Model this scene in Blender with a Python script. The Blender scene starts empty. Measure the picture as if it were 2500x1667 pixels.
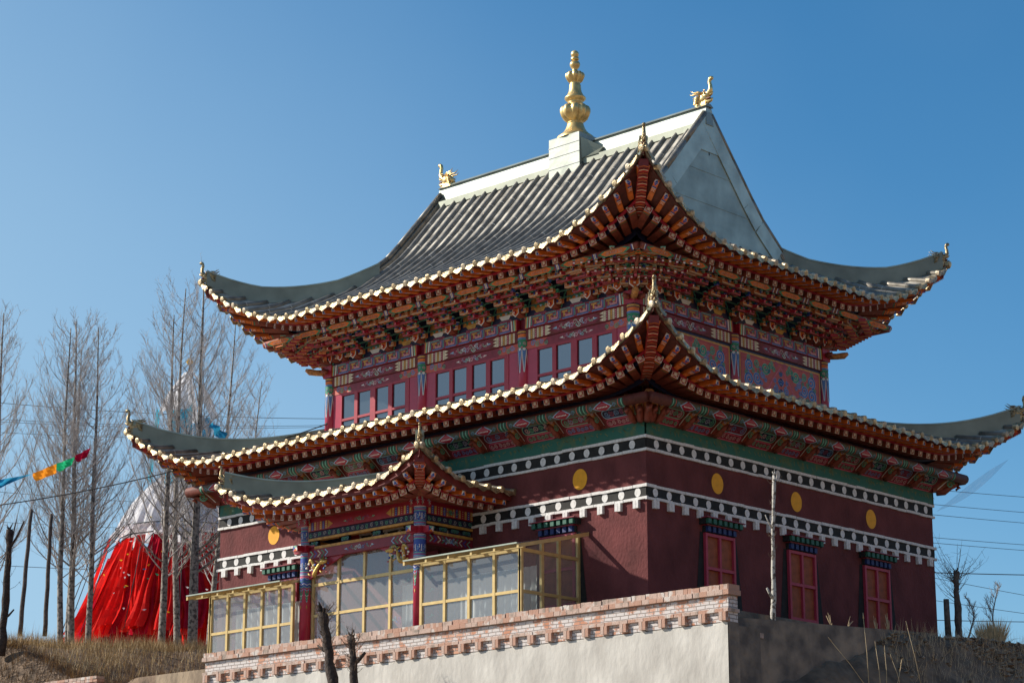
import bpy, math, random
from mathutils import Vector as V, Matrix
R = math.radians
sc = bpy.context.scene
# ---------------------------------------------------------------- camera
YAW, PIT = 0.7562, 0.2609
CAMP = V((-46.0633, -38.447, 0.2363))
cam = bpy.data.cameras.new('camera'); co = bpy.data.objects.new('camera', cam); sc.collection.objects.link(co)
cam.sensor_width = 36; cam.lens = 5502.68 / 2500 * 36; cam.clip_end = 5000; cam.clip_start = .5
F = V((math.cos(YAW) * math.cos(PIT), math.sin(YAW) * math.cos(PIT), math.sin(PIT)))
Rt = V((math.sin(YAW), -math.cos(YAW), 0)); Up = Rt.cross(F)
rot = Matrix((Rt, Up, -F)).transposed(); co.matrix_world = Matrix.Translation(CAMP) @ rot.to_4x4()
sc.camera = co
FPX = 5502.68
def px(x, y, a, c):
    """point where the sight line of photo pixel (x,y) meets the plane axis a = c (used only to read positions off the photo)"""
    d = F + Rt * ((x - 1250) / FPX) - Up * ((y - 833.5) / FPX)
    t = (c - CAMP[a]) / d[a]; return CAMP + d * t
# ---------------------------------------------------------------- sun, sky, exposure
SD = V((-1, 1.6, 1.24)).normalized()
EL = math.asin(SD.z); AZ = math.atan2(SD.x, SD.y)
w = bpy.data.worlds.new('World'); sc.world = w; w.use_nodes = True
nt = w.node_tree; sky = nt.nodes.new('ShaderNodeTexSky'); sky.sky_type = 'NISHITA'; sky.sun_disc = False
sky.sun_elevation = EL; sky.sun_rotation = AZ; sky.altitude = 1000; sky.air_density = 1.0; sky.dust_density = 1.8; sky.ozone_density = 3.0
bg = nt.nodes['Background']; bg.inputs[1].default_value = 0.125
hs = nt.nodes.new('ShaderNodeHueSaturation'); hs.inputs['Saturation'].default_value = 1.3; nt.links.new(sky.outputs[0], hs.inputs['Color']); hs.inputs['Hue'].default_value = .491; hs.inputs['Value'].default_value = .90
tcw = nt.nodes.new('ShaderNodeTexCoord'); dt = nt.nodes.new('ShaderNodeVectorMath'); dt.operation = 'DOT_PRODUCT'; hz = (-Rt + V((0, 0, -1.0))).normalized(); dt.inputs[1].default_value = hz; nt.links.new(tcw.outputs['Generated'], dt.inputs[0])
mr = nt.nodes.new('ShaderNodeMapRange'); mr.interpolation_type = 'SMOOTHSTEP'; mr.inputs['From Min'].default_value = -.36; mr.inputs['From Max'].default_value = .12; mr.inputs['To Max'].default_value = .8; nt.links.new(dt.outputs['Value'], mr.inputs['Value'])
wn = nt.nodes.new('ShaderNodeTexNoise'); wn.inputs['Scale'].default_value = 5; wn.inputs['Detail'].default_value = 3; nt.links.new(tcw.outputs['Generated'], wn.inputs['Vector']); wm = nt.nodes.new('ShaderNodeMath'); wm.operation = 'MULTIPLY_ADD'; wm.inputs[1].default_value = .16; wm.inputs[2].default_value = -.08; nt.links.new(wn.outputs['Fac'], wm.inputs[0])
wa = nt.nodes.new('ShaderNodeMath'); wa.operation = 'ADD'; wa.use_clamp = True; nt.links.new(mr.outputs[0], wa.inputs[0]); nt.links.new(wm.outputs[0], wa.inputs[1])
mv = nt.nodes.new('ShaderNodeMix'); mv.data_type = 'RGBA'; nt.links.new(wa.outputs[0], mv.inputs[0]); nt.links.new(hs.outputs[0], mv.inputs[6]); mv.inputs[7].default_value = (2.65, 3.95, 5.05, 1)   # thin milky haze in the air towards the sun side
nt.links.new(mv.outputs[2], bg.inputs[0])
sl = bpy.data.lights.new('sun', 'SUN'); sl.energy = 5; sl.angle = R(.53); sl.color = (1, .91, .78)
so = bpy.data.objects.new('sun', sl); sc.collection.objects.link(so); so.rotation_euler = SD.to_track_quat('Z', 'Y').to_euler(); so.location = (0, 0, 60)
sc.view_settings.view_transform = 'Standard'; sc.view_settings.look = 'None'; sc.view_settings.gamma = 1; sc.view_settings.exposure = .32
sc.render.engine = 'CYCLES'
rnd = random.Random(7)
# ---------------------------------------------------------------- materials
MATS = {}
def mat(name, col, stretch=None, *_a, **_k):
    return mat0(name, col, *_a, stretch=stretch, **_k) if isinstance(stretch, tuple) else mat0(name, col, *((stretch,) if stretch is not None else ()), *_a, **_k)
def mat0(name, col, rough=.6, metal=0, noise=.12, scale=6, bump=0, bscale=20, col2=None, thr=None, spec=None, stretch=None):
    m = bpy.data.materials.new(name); m.use_nodes = True; n = m.node_tree.nodes; l = m.node_tree.links
    b = n['Principled BSDF']; b.inputs['Roughness'].default_value = rough; b.inputs['Metallic'].default_value = metal
    if spec is not None: b.inputs['Specular IOR Level'].default_value = spec
    tc = n.new('ShaderNodeTexCoord'); src = tc.outputs['Object']
    if stretch:
        mp = n.new('ShaderNodeMapping'); mp.inputs['Scale'].default_value = stretch; l.new(src, mp.inputs['Vector']); src = mp.outputs[0]
    if noise or col2:
        t = n.new('ShaderNodeTexNoise'); t.inputs['Scale'].default_value = scale; t.inputs['Detail'].default_value = 6; l.new(src, t.inputs['Vector'])
        r = n.new('ShaderNodeValToRGB'); c2 = col2 or tuple(min(1, c * (1 + noise * 2)) for c in col)
        c1 = col if col2 else tuple(c * (1 - noise * 2) for c in col)
        a, e = thr or (.3, .7)
        r.color_ramp.elements[0].position = a; r.color_ramp.elements[1].position = e
        r.color_ramp.elements[0].color = (*c1, 1); r.color_ramp.elements[1].color = (*c2, 1)
        l.new(t.outputs['Fac'], r.inputs[0]); l.new(r.outputs[0], b.inputs['Base Color'])
    else: b.inputs['Base Color'].default_value = (*col, 1)
    if bump:
        t = n.new('ShaderNodeTexNoise'); t.inputs['Scale'].default_value = bscale; t.inputs['Detail'].default_value = 8; l.new(src, t.inputs['Vector'])
        bp = n.new('ShaderNodeBump'); bp.inputs['Strength'].default_value = bump; bp.inputs['Distance'].default_value = .05
        l.new(t.outputs['Fac'], bp.inputs['Height']); l.new(bp.outputs[0], b.inputs['Normal'])
    MATS[name] = m; return m
mat0('plaster', (.165, .040, .041), .93, col2=(.095, .021, .022), thr=(.32, .72), scale=1.7, bump=.55, bscale=11, stretch=(1, 1, .7))
mat('rb2', (.50, .15, .05), .55, noise=.2, scale=9)
mat('ochre3', (.42, .17, .045), .6, noise=.25, scale=10)
mat('ochre2', (.16, .16, .05), .7, noise=.1)
mat('pinkred', (.40, .03, .065), .55, noise=.06)
mat('pinkcol', (.40, .02, .06), .32, noise=.05, scale=3)
mat('carvegold', (.62, .42, .12), .4, .4, noise=.15)
mat('twigdark', (.13, .09, .065), .9, noise=.2)
mat('white', (.72, .71, .70), .8, noise=.08, scale=14)
mat('black', (.012, .012, .012), .8, noise=.3, scale=5)
mat('yellow', (.85, .38, .012), .7, noise=.05)
mat('greenboard', (.018, .13, .095), .7, col2=(.11, .14, .05), thr=(.5, .75), scale=3)
mat('tile', (.22, .20, .168), .42, .3, noise=.2, scale=3)
mat('tileflat', (.46, .42, .35), .5, .3, noise=.3, scale=2.5)
mat('sheet', (.38, .43, .365), .42, .4, noise=.14, scale=1.3, bump=.12, bscale=1.6)
mat('sheetv', (.48, .54, .46), .4, .4, noise=.14, scale=1.3)
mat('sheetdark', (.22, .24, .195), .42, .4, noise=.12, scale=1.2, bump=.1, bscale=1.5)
mat('sheetpale', (.30, .335, .295), .42, .4, noise=.12, scale=1.5, bump=.15, bscale=2.2)
mat('gold', (.86, .60, .26), .34, .9, noise=.1, scale=5, bump=.15, bscale=9)
mat('goldspire', (.72, .52, .22), .42, .75, noise=.14, scale=5, bump=.1, bscale=6)
mat('drip2', (.40, .31, .19), .45, .7, noise=.25, scale=8, bump=.5, bscale=22)
mat('drip3', (.50, .42, .31), .5, .5, noise=.25, scale=8, bump=.5, bscale=22)
mat('drip', (.58, .45, .27), .38, .75, noise=.25, scale=8, bump=.5, bscale=22)
mat('bronze', (.36, .28, .16), .36, .9, noise=.3, scale=9, bump=.5, bscale=16)
mat('red', (.34, .014, .035), .4, noise=.06, scale=4)
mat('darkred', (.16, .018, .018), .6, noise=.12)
mat('maroon', (.22, .015, .035), .5, noise=.1)
mat('rb', (.23, .048, .026), .55, noise=.2, scale=9)
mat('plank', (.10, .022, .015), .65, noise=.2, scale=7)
mat('orange', (.66, .15, .018), .5, noise=.12, scale=6)
mat('ochre', (.52, .28, .06), .55, noise=.15, scale=8)
mat('pink', (.62, .12, .20), .55, noise=.05)
mat('blue', (.025, .07, .34), .5, noise=.1)
mat('greendk', (.02, .085, .055), .6, noise=.2)
mat('brownpaint', (.11, .05, .03), .6, col2=(.05, .10, .06), thr=(.45, .6), scale=18)
mat('canopyblue', (.012, .03, .13), .6)
mat('canopygreen', (.02, .12, .08), .6)
mat('redpaint', (.45, .03, .02), .6)
mat('blue2', (.04, .13, .45), .5, noise=.1)
mat('lblue', (.27, .48, .66), .55, noise=.05)
mat('green', (.03, .23, .12), .55, noise=.1)
mat('lgreen', (.20, .50, .36), .55, noise=.1)
mat('navy', (.012, .016, .06), .6, noise=.1)
mat('cream', (.72, .64, .46), .6, noise=.08)
mat('pw', (.74, .70, .68), .6, noise=.04)
mat('salmon', (.52, .10, .075), .6, noise=.08)
mat('frameyel', (.62, .45, .19), .42, .25, noise=.06)
mat('panelbrown', (.30, .075, .028), .7, noise=.15, scale=5)
mat('cloth', (.84, .84, .80), .9, noise=.05)
mat('bark', (.30, .27, .24), .9, col2=(.07, .06, .055), thr=(.45, .62), scale=9)
mat('twig', (.42, .39, .38), .9, noise=.25, scale=3)
mat('birch', (.50, .47, .42), .85, col2=(.09, .075, .06), thr=(.5, .62), scale=12)
mat('deadwood', (.045, .032, .027), .9, noise=.3, scale=8, bump=.8, bscale=14)
mat('polewood', (.10, .08, .07), .85, noise=.25, scale=8)
mat('wire', (.02, .02, .022), .6, noise=0)
mat('steel', (.05, .055, .06), .5, .5, noise=.1)
mat('soil', (.30, .225, .15), .95, col2=(.17, .125, .085), thr=(.35, .65), scale=1.3, bump=1, bscale=5)
mat('shadesoil', (.23, .155, .10), .95, col2=(.10, .068, .045), thr=(.35, .65), scale=2.2, bump=1, bscale=7)  # soil with shade put into its colour
mat('clod', (.30, .22, .15), .95, noise=.3, scale=5, bump=.6, bscale=20)
mat('grass', (.40, .27, .12), .9, noise=.25, scale=4)
mat('straw', (.55, .42, .25), .9, noise=.15, scale=4)
mat0('render', (.62, .60, .56), .92, col2=(.42, .40, .37), thr=(.35, .72), scale=1.1, bump=.45, bscale=5, stretch=(1, 1, .55))
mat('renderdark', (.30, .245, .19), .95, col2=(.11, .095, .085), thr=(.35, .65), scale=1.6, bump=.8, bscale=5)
mat('flagred', (.80, .03, .025), 1, noise=.1, scale=2)
mat('flagcrimson', (.45, .01, .05), .8, noise=.05)
mat('flagred2', (.52, .012, .035), 1, noise=.1, scale=2)
mat('flagcyan', (.05, .42, .60), .75, noise=.1)
mat('flagwhite', (.86, .85, .88), .85, noise=.08, scale=2)
mat('flagblue', (.03, .26, .46), .8, noise=.25, scale=3)
mat('flagorange', (.90, .33, .03), .8, noise=.05)
mat('flaggreen', (.03, .55, .25), .8, noise=.1)
mat('flagyellow', (.85, .55, .03), .8, noise=.1)
mat('plasticwhite', (.75, .76, .78), .35, noise=.05)
def tangent_stripes(m, scale, amt=.9):  # brick pattern added on a material
    pass
def brickmat(name, white):
    m = bpy.data.materials.new(name); m.use_nodes = True; n = m.node_tree.nodes; l = m.node_tree.links; b = n['Principled BSDF']; b.inputs['Roughness'].default_value = .9
    tc = n.new('ShaderNodeTexCoord'); sp = n.new('ShaderNodeSeparateXYZ'); cb = n.new('ShaderNodeCombineXYZ'); ad = n.new('ShaderNodeMath'); ad.operation = 'ADD'
    l.new(tc.outputs['Object'], sp.inputs[0]); l.new(sp.outputs[0], ad.inputs[0]); l.new(sp.outputs[1], ad.inputs[1]); l.new(ad.outputs[0], cb.inputs[0]); l.new(sp.outputs[2], cb.inputs[1])
    dn = n.new('ShaderNodeTexNoise'); dn.inputs['Scale'].default_value = 3.5; l.new(tc.outputs['Object'], dn.inputs['Vector'])
    va = n.new('ShaderNodeVectorMath'); va.operation = 'MULTIPLY_ADD'; va.inputs[1].default_value = (.05, .03, 0); l.new(dn.outputs['Color'], va.inputs[0]); l.new(cb.outputs[0], va.inputs[2])
    bt = n.new('ShaderNodeTexBrick'); bt.inputs['Scale'].default_value = 1; bt.inputs['Brick Width'].default_value = .27; bt.inputs['Row Height'].default_value = .092; bt.inputs['Mortar Size'].default_value = .011
    bt.inputs['Color1'].default_value = (.50, .22, .13, 1); bt.inputs['Color2'].default_value = (.60, .33, .23, 1); bt.inputs['Mortar'].default_value = (.20, .17, .145, 1); bt.inputs['Mortar Smooth'].default_value = .2
    l.new(va.outputs[0], bt.inputs['Vector'])
    nz = n.new('ShaderNodeTexNoise'); nz.inputs['Scale'].default_value = 2.2; nz.inputs['Detail'].default_value = 7; nz.inputs['Roughness'].default_value = .7; l.new(tc.outputs['Object'], nz.inputs['Vector'])
    rp = n.new('ShaderNodeValToRGB'); rp.color_ramp.elements[0].position = .60 - white; rp.color_ramp.elements[1].position = .66 - white; l.new(nz.outputs['Fac'], rp.inputs[0])
    mx = n.new('ShaderNodeMix'); mx.data_type = 'RGBA'; l.new(rp.outputs[0], mx.inputs[0]); l.new(bt.outputs['Color'], mx.inputs[6]); mx.inputs[7].default_value = (.62, .58, .57, 1)
    m2 = n.new('ShaderNodeMix'); m2.data_type = 'RGBA'; l.new(bt.outputs['Fac'], m2.inputs[0]); l.new(mx.outputs[2], m2.inputs[6]); m2.inputs[7].default_value = (.26, .22, .20, 1)
    l.new(m2.outputs[2], b.inputs['Base Color'])
    bp = n.new('ShaderNodeBump'); bp.inputs['Strength'].default_value = .8; bp.inputs['Distance'].default_value = .02; bp.invert = True; l.new(bt.outputs['Fac'], bp.inputs['Height']); l.new(bp.outputs[0], b.inputs['Normal'])
    MATS[name] = m
mat('brick1', (.46, .27, .20), .9, col2=(.60, .54, .50), thr=(.52, .62), scale=3, bump=.3, bscale=30); mat('brick2', (.52, .38, .32), .9, col2=(.30, .24, .20), thr=(.50, .66), scale=3.5, bump=.3, bscale=30)
for fm_ in ('flagred', 'flagred2', 'flagcrimson', 'flagcyan', 'flagwhite', 'flagblue', 'flagorange', 'flaggreen', 'flagyellow', 'cloth'):
    m_ = MATS[fm_]; n_ = m_.node_tree.nodes; l_ = m_.node_tree.links; b_ = n_['Principled BSDF']; b_.inputs['Specular IOR Level'].default_value = .1; t_ = n_.new('ShaderNodeBsdfTranslucent'); l_.new(b_.inputs['Base Color'].links[0].from_socket, t_.inputs[0]); x_ = n_.new('ShaderNodeMixShader'); x_.inputs[0].default_value = .45; l_.new(b_.outputs[0], x_.inputs[1]); l_.new(t_.outputs[0], x_.inputs[2]); l_.new(x_.outputs[0], n_['Material Output'].inputs[0])
brickmat('brick', .0); brickmat('brickwhite', .17)
def glassmat(name, refl, trans, col, tint=(1, 1, 1), rough=.02):
    m = bpy.data.materials.new(name); m.use_nodes = True; n = m.node_tree.nodes; l = m.node_tree.links; n.remove(n['Principled BSDF'])
    d = n.new('ShaderNodeBsdfDiffuse'); d.inputs[0].default_value = (*col, 1); t = n.new('ShaderNodeBsdfTransparent'); t.inputs[0].default_value = (*tint, 1)
    g = n.new('ShaderNodeBsdfGlossy'); g.inputs['Roughness'].default_value = rough; g.inputs[0].default_value = (.85, .92, 1, 1)
    a = n.new('ShaderNodeMixShader'); a.inputs[0].default_value = trans; l.new(d.outputs[0], a.inputs[1]); l.new(t.outputs[0], a.inputs[2])
    c = n.new('ShaderNodeMixShader'); c.inputs[0].default_value = refl; l.new(a.outputs[0], c.inputs[1]); l.new(g.outputs[0], c.inputs[2]); l.new(c.outputs[0], n['Material Output'].inputs[0])
    MATS[name] = m
glassmat('winglass', .20, 0, (.035, .045, .055)); glassmat('sunglass', .11, .76, (.66, .67, .66), (.86, .92, .95)); glassmat('plastic', .07, .82, (.7, .75, .8), (.96, .98, 1), .3)
# ---------------------------------------------------------------- mesh helpers
WL = {}
class MB:
    def __init__(s): s.v = []; s.f = []; s.m = []; s.names = []; s.sm = []
    def mi(s, n):
        if n not in s.names: s.names.append(n)
        return s.names.index(n)
    def face(s, pts, m, smooth=False):
        i = len(s.v); s.v += [tuple(p) for p in pts]; s.f.append(tuple(range(i, i + len(pts)))); s.m.append(s.mi(m)); s.sm.append(smooth)
    def mesh(s, vs, fs, m, smooth=False):
        i = len(s.v); s.v += [tuple(p) for p in vs]; k = s.mi(m)
        for f in fs: s.f.append(tuple(i + a for a in f)); s.m.append(k); s.sm.append(smooth)
    def hexa(s, p, m):  # p: 8 points, bottom 4 then top 4 (same order)
        s.mesh(p, [(3, 2, 1, 0), (4, 5, 6, 7), (0, 1, 5, 4), (1, 2, 6, 5), (2, 3, 7, 6), (3, 0, 4, 7)], m)
    def box(s, a, b, m):
        x0, y0, z0 = a; x1, y1, z1 = b
        s.hexa([V((x0, y0, z0)), V((x1, y0, z0)), V((x1, y1, z0)), V((x0, y1, z0)), V((x0, y0, z1)), V((x1, y0, z1)), V((x1, y1, z1)), V((x0, y1, z1))], m)
    def obb(s, c, ax, h, m):  # centre, three axes, half sizes
        X, Y, Z = [a * k for a, k in zip(ax, h)]
        s.hexa([c - X - Y - Z, c + X - Y - Z, c + X + Y - Z, c - X + Y - Z, c - X - Y + Z, c + X - Y + Z, c + X + Y + Z, c - X + Y + Z], m)
    def tube(s, pts, r, m, n=6, cap=True, smooth=True):
        pts = [V(p) for p in pts]; k = len(pts)
        if not isinstance(r, (list, tuple)): r = [r] * k
        vs = []; ref = V((0, 0, 1))
        for i, p in enumerate(pts):
            d = (pts[min(i + 1, k - 1)] - pts[max(i - 1, 0)]).normalized()
            rr = ref if abs(d.dot(ref)) < .95 else V((1, 0, 0))
            a = d.cross(rr).normalized(); b = d.cross(a).normalized()
            if i and (a.dot(la) < 0): a = -a; b = -b
            la = a
            for j in range(n):
                t = 2 * math.pi * j / n; vs.append(p + a * (math.cos(t) * r[i]) + b * (math.sin(t) * r[i]))
        fs = [(i * n + j, i * n + (j + 1) % n, (i + 1) * n + (j + 1) % n, (i + 1) * n + j) for i in range(k - 1) for j in range(n)]
        if cap: fs += [tuple(range(n))[::-1], tuple((k - 1) * n + j for j in range(n))]
        s.mesh(vs, fs, m, smooth)
    def lathe(s, c, prof, m, n=32, lobes=0, lob=None):
        vs = []; k = len(prof)
        for i, (r, z) in enumerate(prof):
            for j in range(n):
                t = 2 * math.pi * j / n; rr = r
                if lobes and lob and lob[i]: rr = r * (1 - lob[i] * (1 - abs(math.sin(lobes * t / 2)) ** .5))
                vs.append(V(c) + V((rr * math.cos(t), rr * math.sin(t), z)))
        s.mesh(vs, [(i * n + j, i * n + (j + 1) % n, (i + 1) * n + (j + 1) % n, (i + 1) * n + j) for i in range(k - 1) for j in range(n)], m, True)
    def ball(s, c, r, m, n=8, jit=0, rg=None):
        c = V(c); vs = [c + V((0, 0, r if not isinstance(r, tuple) else r[2]))]; r3 = r if isinstance(r, tuple) else (r, r, r)
        for i in range(1, n // 2):
            a = math.pi * i / (n // 2)
            for j in range(n):
                b = 2 * math.pi * j / n; k = 1 + (rg.uniform(-jit, jit) if jit else 0)
                vs.append(c + V((r3[0] * math.sin(a) * math.cos(b) * k, r3[1] * math.sin(a) * math.sin(b) * k, r3[2] * math.cos(a) * k)))
        vs.append(c - V((0, 0, r3[2]))); fs = [(0, 1 + j, 1 + (j + 1) % n) for j in range(n)]
        for i in range(n // 2 - 2): fs += [(1 + i * n + j, 1 + (i + 1) * n + j, 1 + (i + 1) * n + (j + 1) % n, 1 + i * n + (j + 1) % n) for j in range(n)]
        o = 1 + (n // 2 - 2) * n; e = len(vs) - 1; fs += [(o + j, e, o + (j + 1) % n) for j in range(n)]
        s.mesh(vs, fs, m, not jit)
    def build(s, name, parent=None, label=None, cat=None, group=None, kind=None, origin=None):
        me = bpy.data.meshes.new(name); lo = [min(v[i] for v in s.v) for i in range(3)]; hi = [max(v[i] for v in s.v) for i in range(3)]
        o0 = V(origin) if origin is not None else V(((lo[0] + hi[0]) / 2, (lo[1] + hi[1]) / 2, lo[2]))
        me.from_pydata([(v[0] - o0[0], v[1] - o0[1], v[2] - o0[2]) for v in s.v], [], s.f)
        for n in s.names: me.materials.append(MATS[n])
        me.polygons.foreach_set('material_index', s.m); me.polygons.foreach_set('use_smooth', s.sm); me.update()
        o = bpy.data.objects.new(name, me); sc.collection.objects.link(o); WL[o] = o0
        o.parent = parent; o.location = o0 - (WL[parent] if parent else V((0, 0, 0)))
        tag(o, label, cat, group, kind); return o
def tag(o, label=None, cat=None, group=None, kind=None):
    if label: o['label'] = label
    if cat: o['category'] = cat
    if group: o['group'] = group
    if kind: o['kind'] = kind
    return o
def empty(name, loc, parent=None, **k):
    o = bpy.data.objects.new(name, None); sc.collection.objects.link(o); WL[o] = V(loc); o.empty_display_size = .3
    o.parent = parent; o.location = V(loc) - (WL[parent] if parent else V((0, 0, 0))); return tag(o, **k)
def inst(src, parent, M):
    c = src.copy(); sc.collection.objects.link(c); c.parent = parent
    Q = M.copy(); p = M.translation.copy(); WL[c] = p; Q.translation = p - (WL[parent] if parent else V((0, 0, 0))); c.matrix_basis = Q; return c
def bake(mb, me, M):  # append mesh data me (object with materials) into mb transformed by M
    vs = [M @ v.co for v in me.vertices]; i = len(mb.v); mb.v += [tuple(v) for v in vs]
    for p in me.polygons:
        mb.f.append(tuple(i + a for a in p.vertices)); mb.m.append(mb.mi(me.materials[p.material_index].name)); mb.sm.append(p.use_smooth)
class Fr:  # flat frame: a along u, b along v, h along n
    def __init__(s, o, u, v): s.o = V(o); s.u = V(u).normalized(); s.v = V(v).normalized(); s.n = s.u.cross(s.v)
    def P(s, a, b, h=0): return s.o + s.u * a + s.v * b + s.n * h
class Cy:  # upright cylinder frame: a = arc length, b = height
    def __init__(s, c, r): s.c = V(c); s.r = r
    def P(s, a, b, h=0):
        t = a / s.r; return s.c + V((math.cos(t) * (s.r + h), math.sin(t) * (s.r + h), b))
def quadf(mb, fr, a0, b0, a1, b1, m, h=.004): mb.face([fr.P(a0, b0, h), fr.P(a1, b0, h), fr.P(a1, b1, h), fr.P(a0, b1, h)], m)
def poly(mb, fr, pts, m, h=.004): mb.face([fr.P(a, b, h) for a, b in pts], m)
def disc(mb, fr, a, b, r, m, h=.004, n=14, jit=0, ry=None):
    ry = ry or r
    poly(mb, fr, [(a + r * (1 + rnd.uniform(-jit, jit)) * math.cos(2 * math.pi * i / n), b + ry * (1 + rnd.uniform(-jit, jit)) * math.sin(2 * math.pi * i / n)) for i in range(n)], m, h)
def stroke(mb, fr, pts, w, m, h=.004, closed=False):
    k = len(pts); L = []; Rr = []
    for i in range(k):
        p0 = pts[i - 1] if (i or closed) else pts[i]; p1 = pts[(i + 1) % k] if (i < k - 1 or closed) else pts[i]
        dx, dy = p1[0] - p0[0], p1[1] - p0[1]; q = math.hypot(dx, dy) or 1; ww = w[i] if isinstance(w, list) else w
        nx, ny = -dy / q * ww / 2, dx / q * ww / 2; L.append((pts[i][0] + nx, pts[i][1] + ny)); Rr.append((pts[i][0] - nx, pts[i][1] - ny))
    for i in range(k if closed else k - 1):
        j = (i + 1) % k; poly(mb, fr, [Rr[i], Rr[j], L[j], L[i]], m, h)
def spiral(mb, fr, a, b, r, m1, m2=None, turns=1.6, dr=1, ph=0, w=None, h=.004):
    n = int(9 * turns) + 3; w = w or r * .34
    pts = [(a + r * (1 - .88 * i / n) * math.cos(ph + dr * 2 * math.pi * turns * i / n), b + r * (1 - .88 * i / n) * math.sin(ph + dr * 2 * math.pi * turns * i / n)) for i in range(n + 1)]
    stroke(mb, fr, pts, w, m1, h)
    if m2: stroke(mb, fr, pts, w * .5, m2, h + .003)
def flowers(mb, fr, a, b, w, hgt, pal, n=7, h=.004):
    for i in range(n):
        t = (i - (n - 1) / 2) / ((n - 1) / 2); x = a + t * w / 2 * .9; k = (1 - .6 * abs(t)); c1, c2 = pal[i % len(pal)], pal[(i + 1) % len(pal)]
        spiral(mb, fr, x, b + (.12 * hgt if i % 2 else -.12 * hgt), hgt * .36 * k, c1, c2, 1.3, 1 if i % 2 else -1, i, h=h)
        disc(mb, fr, x + w / n * .45, b - (.2 * hgt * k if i % 2 else -.2 * hgt * k), hgt * .1, c2, h + .005, 6)
    poly(mb, fr, [(a - w / 2 - hgt * .5, b), (a - w / 2 + .02, b - hgt * .14), (a - w / 2 + .02, b + hgt * .14)], pal[0], h); poly(mb, fr, [(a + w / 2 + hgt * .5, b), (a + w / 2 - .02, b + hgt * .14), (a + w / 2 - .02, b - hgt * .14)], pal[0], h)
Z = V((0, 0, 1))
def side(k):  # outward normal, direction of travel seen from outside left to right
    n = [V((-1, 0, 0)), V((0, -1, 0)), V((1, 0, 0)), V((0, 1, 0))][k]; return n, Z.cross(n) * 1
# ================================================================ TEMPLE
L, W = 14.0, 18.0
T = empty('temple_building', (7, 9, 8.3), label='two storey dark maroon temple with swept gilded eaves, metal tile roofs and a golden spire', cat='temple')
def lerp_prof(P):
    def f(d):
        if d <= P[0][0]: return P[0][1] + (d - P[0][0]) * (P[1][1] - P[0][1]) / (P[1][0] - P[0][0])
        for (a, za), (b, zb) in zip(P, P[1:]):
            if d <= b: return za + (d - a) * (zb - za) / (b - a)
        return P[-1][1]
    return f
GY = 3.45   # distance of the gable planes from the eave ends
class Roof:
    def __init__(s, x0, x1, y0, y1, ze, prof, h, Lc, fl, dmax, corners=(1, 1, 1, 1)):
        s.r = (x0, x1, y0, y1); s.ze = ze; s.prof = lerp_prof(prof); s.h = h; s.Lc = Lc; s.fl = fl; s.dmax = dmax
        s.start = [V((x0, y1, 0)), V((x0, y0, 0)), V((x1, y0, 0)), V((x1, y1, 0))]; s.len = [y1 - y0, x1 - x0, y1 - y0, x1 - x0]; s.cor = corners  # corners: at starts of sides 0..3 (far-left, near, right, far)
    def cs(s, k, t):
        a = t if s.cor[k] else 1e9; b = s.len[k] - t if s.cor[(k + 1) % 4] else 1e9; return (a, -1) if a < b else (b, 1)
    def lim(s, k, t, dm):
        return dm(t) if dm(t) > 7 else min(s.cs(k, t)[0], dm(t))
    def P(s, k, t, d, dz=0, out=0):
        n, u = side(k); c, sg = s.cs(k, t); f = max(0, 1 - max(c, 0) / s.Lc) ** 2
        p = s.start[k] + u * t - n * (d - out) + n * (s.fl * f) + u * (sg * s.fl * f); p.z = s.ze + s.prof(d) + s.h * f * (1 - .12 * min(d, 4)) + dz; return p
    def S(s, k, t, d, base):
        p = s.P(k, t, d); c, sg = s.cs(k, t); f = max(0, 1 - max(c, 0) / s.Lc) ** 2; p.z = s.ze + base + s.h * f * (1 - .12 * min(d, 4)); return p
    def frame(s, k, t, d, dz=0):
        p = s.P(k, t, d, dz); du = (s.P(k, t + .05, d, dz) - s.P(k, t - .05, d, dz)).normalized(); dd = (s.P(k, t, d + .05, dz) - s.P(k, t, d - .05, dz)).normalized()
        nn = dd.cross(du) * -1
        if nn.z < 0: nn = -nn
        return p, du, dd, nn.normalized()
    def grid(s, mb, k, m, dz, d0, dm, nv=10, smooth=False, flip=False):
        Ls = s.len[k]; ts = sorted([Ls * i / 60 for i in range(61)] + [e for e in (GY, GY + .03, Ls - GY - .03, Ls - GY) if Ls > 15 and dm(Ls / 2) > 7])
        for ta, tb in zip(ts, ts[1:]):
            ma, mb_ = s.lim(k, ta, dm), s.lim(k, tb, dm)
            if ma < d0 and mb_ < d0: continue
            ma = max(ma, d0); mb_ = max(mb_, d0)
            for i in range(nv):
                q = [s.P(k, ta, d0 + (ma - d0) * i / nv, dz), s.P(k, tb, d0 + (mb_ - d0) * i / nv, dz), s.P(k, tb, d0 + (mb_ - d0) * (i + 1) / nv, dz), s.P(k, ta, d0 + (ma - d0) * (i + 1) / nv, dz)]
                if (q[0] - q[3]).length < 1e-4 and (q[1] - q[2]).length < 1e-4: continue
                mb.face(q, m, smooth)
RAFT = {'flying_rafter': [], 'eave_rafter': []}
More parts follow.
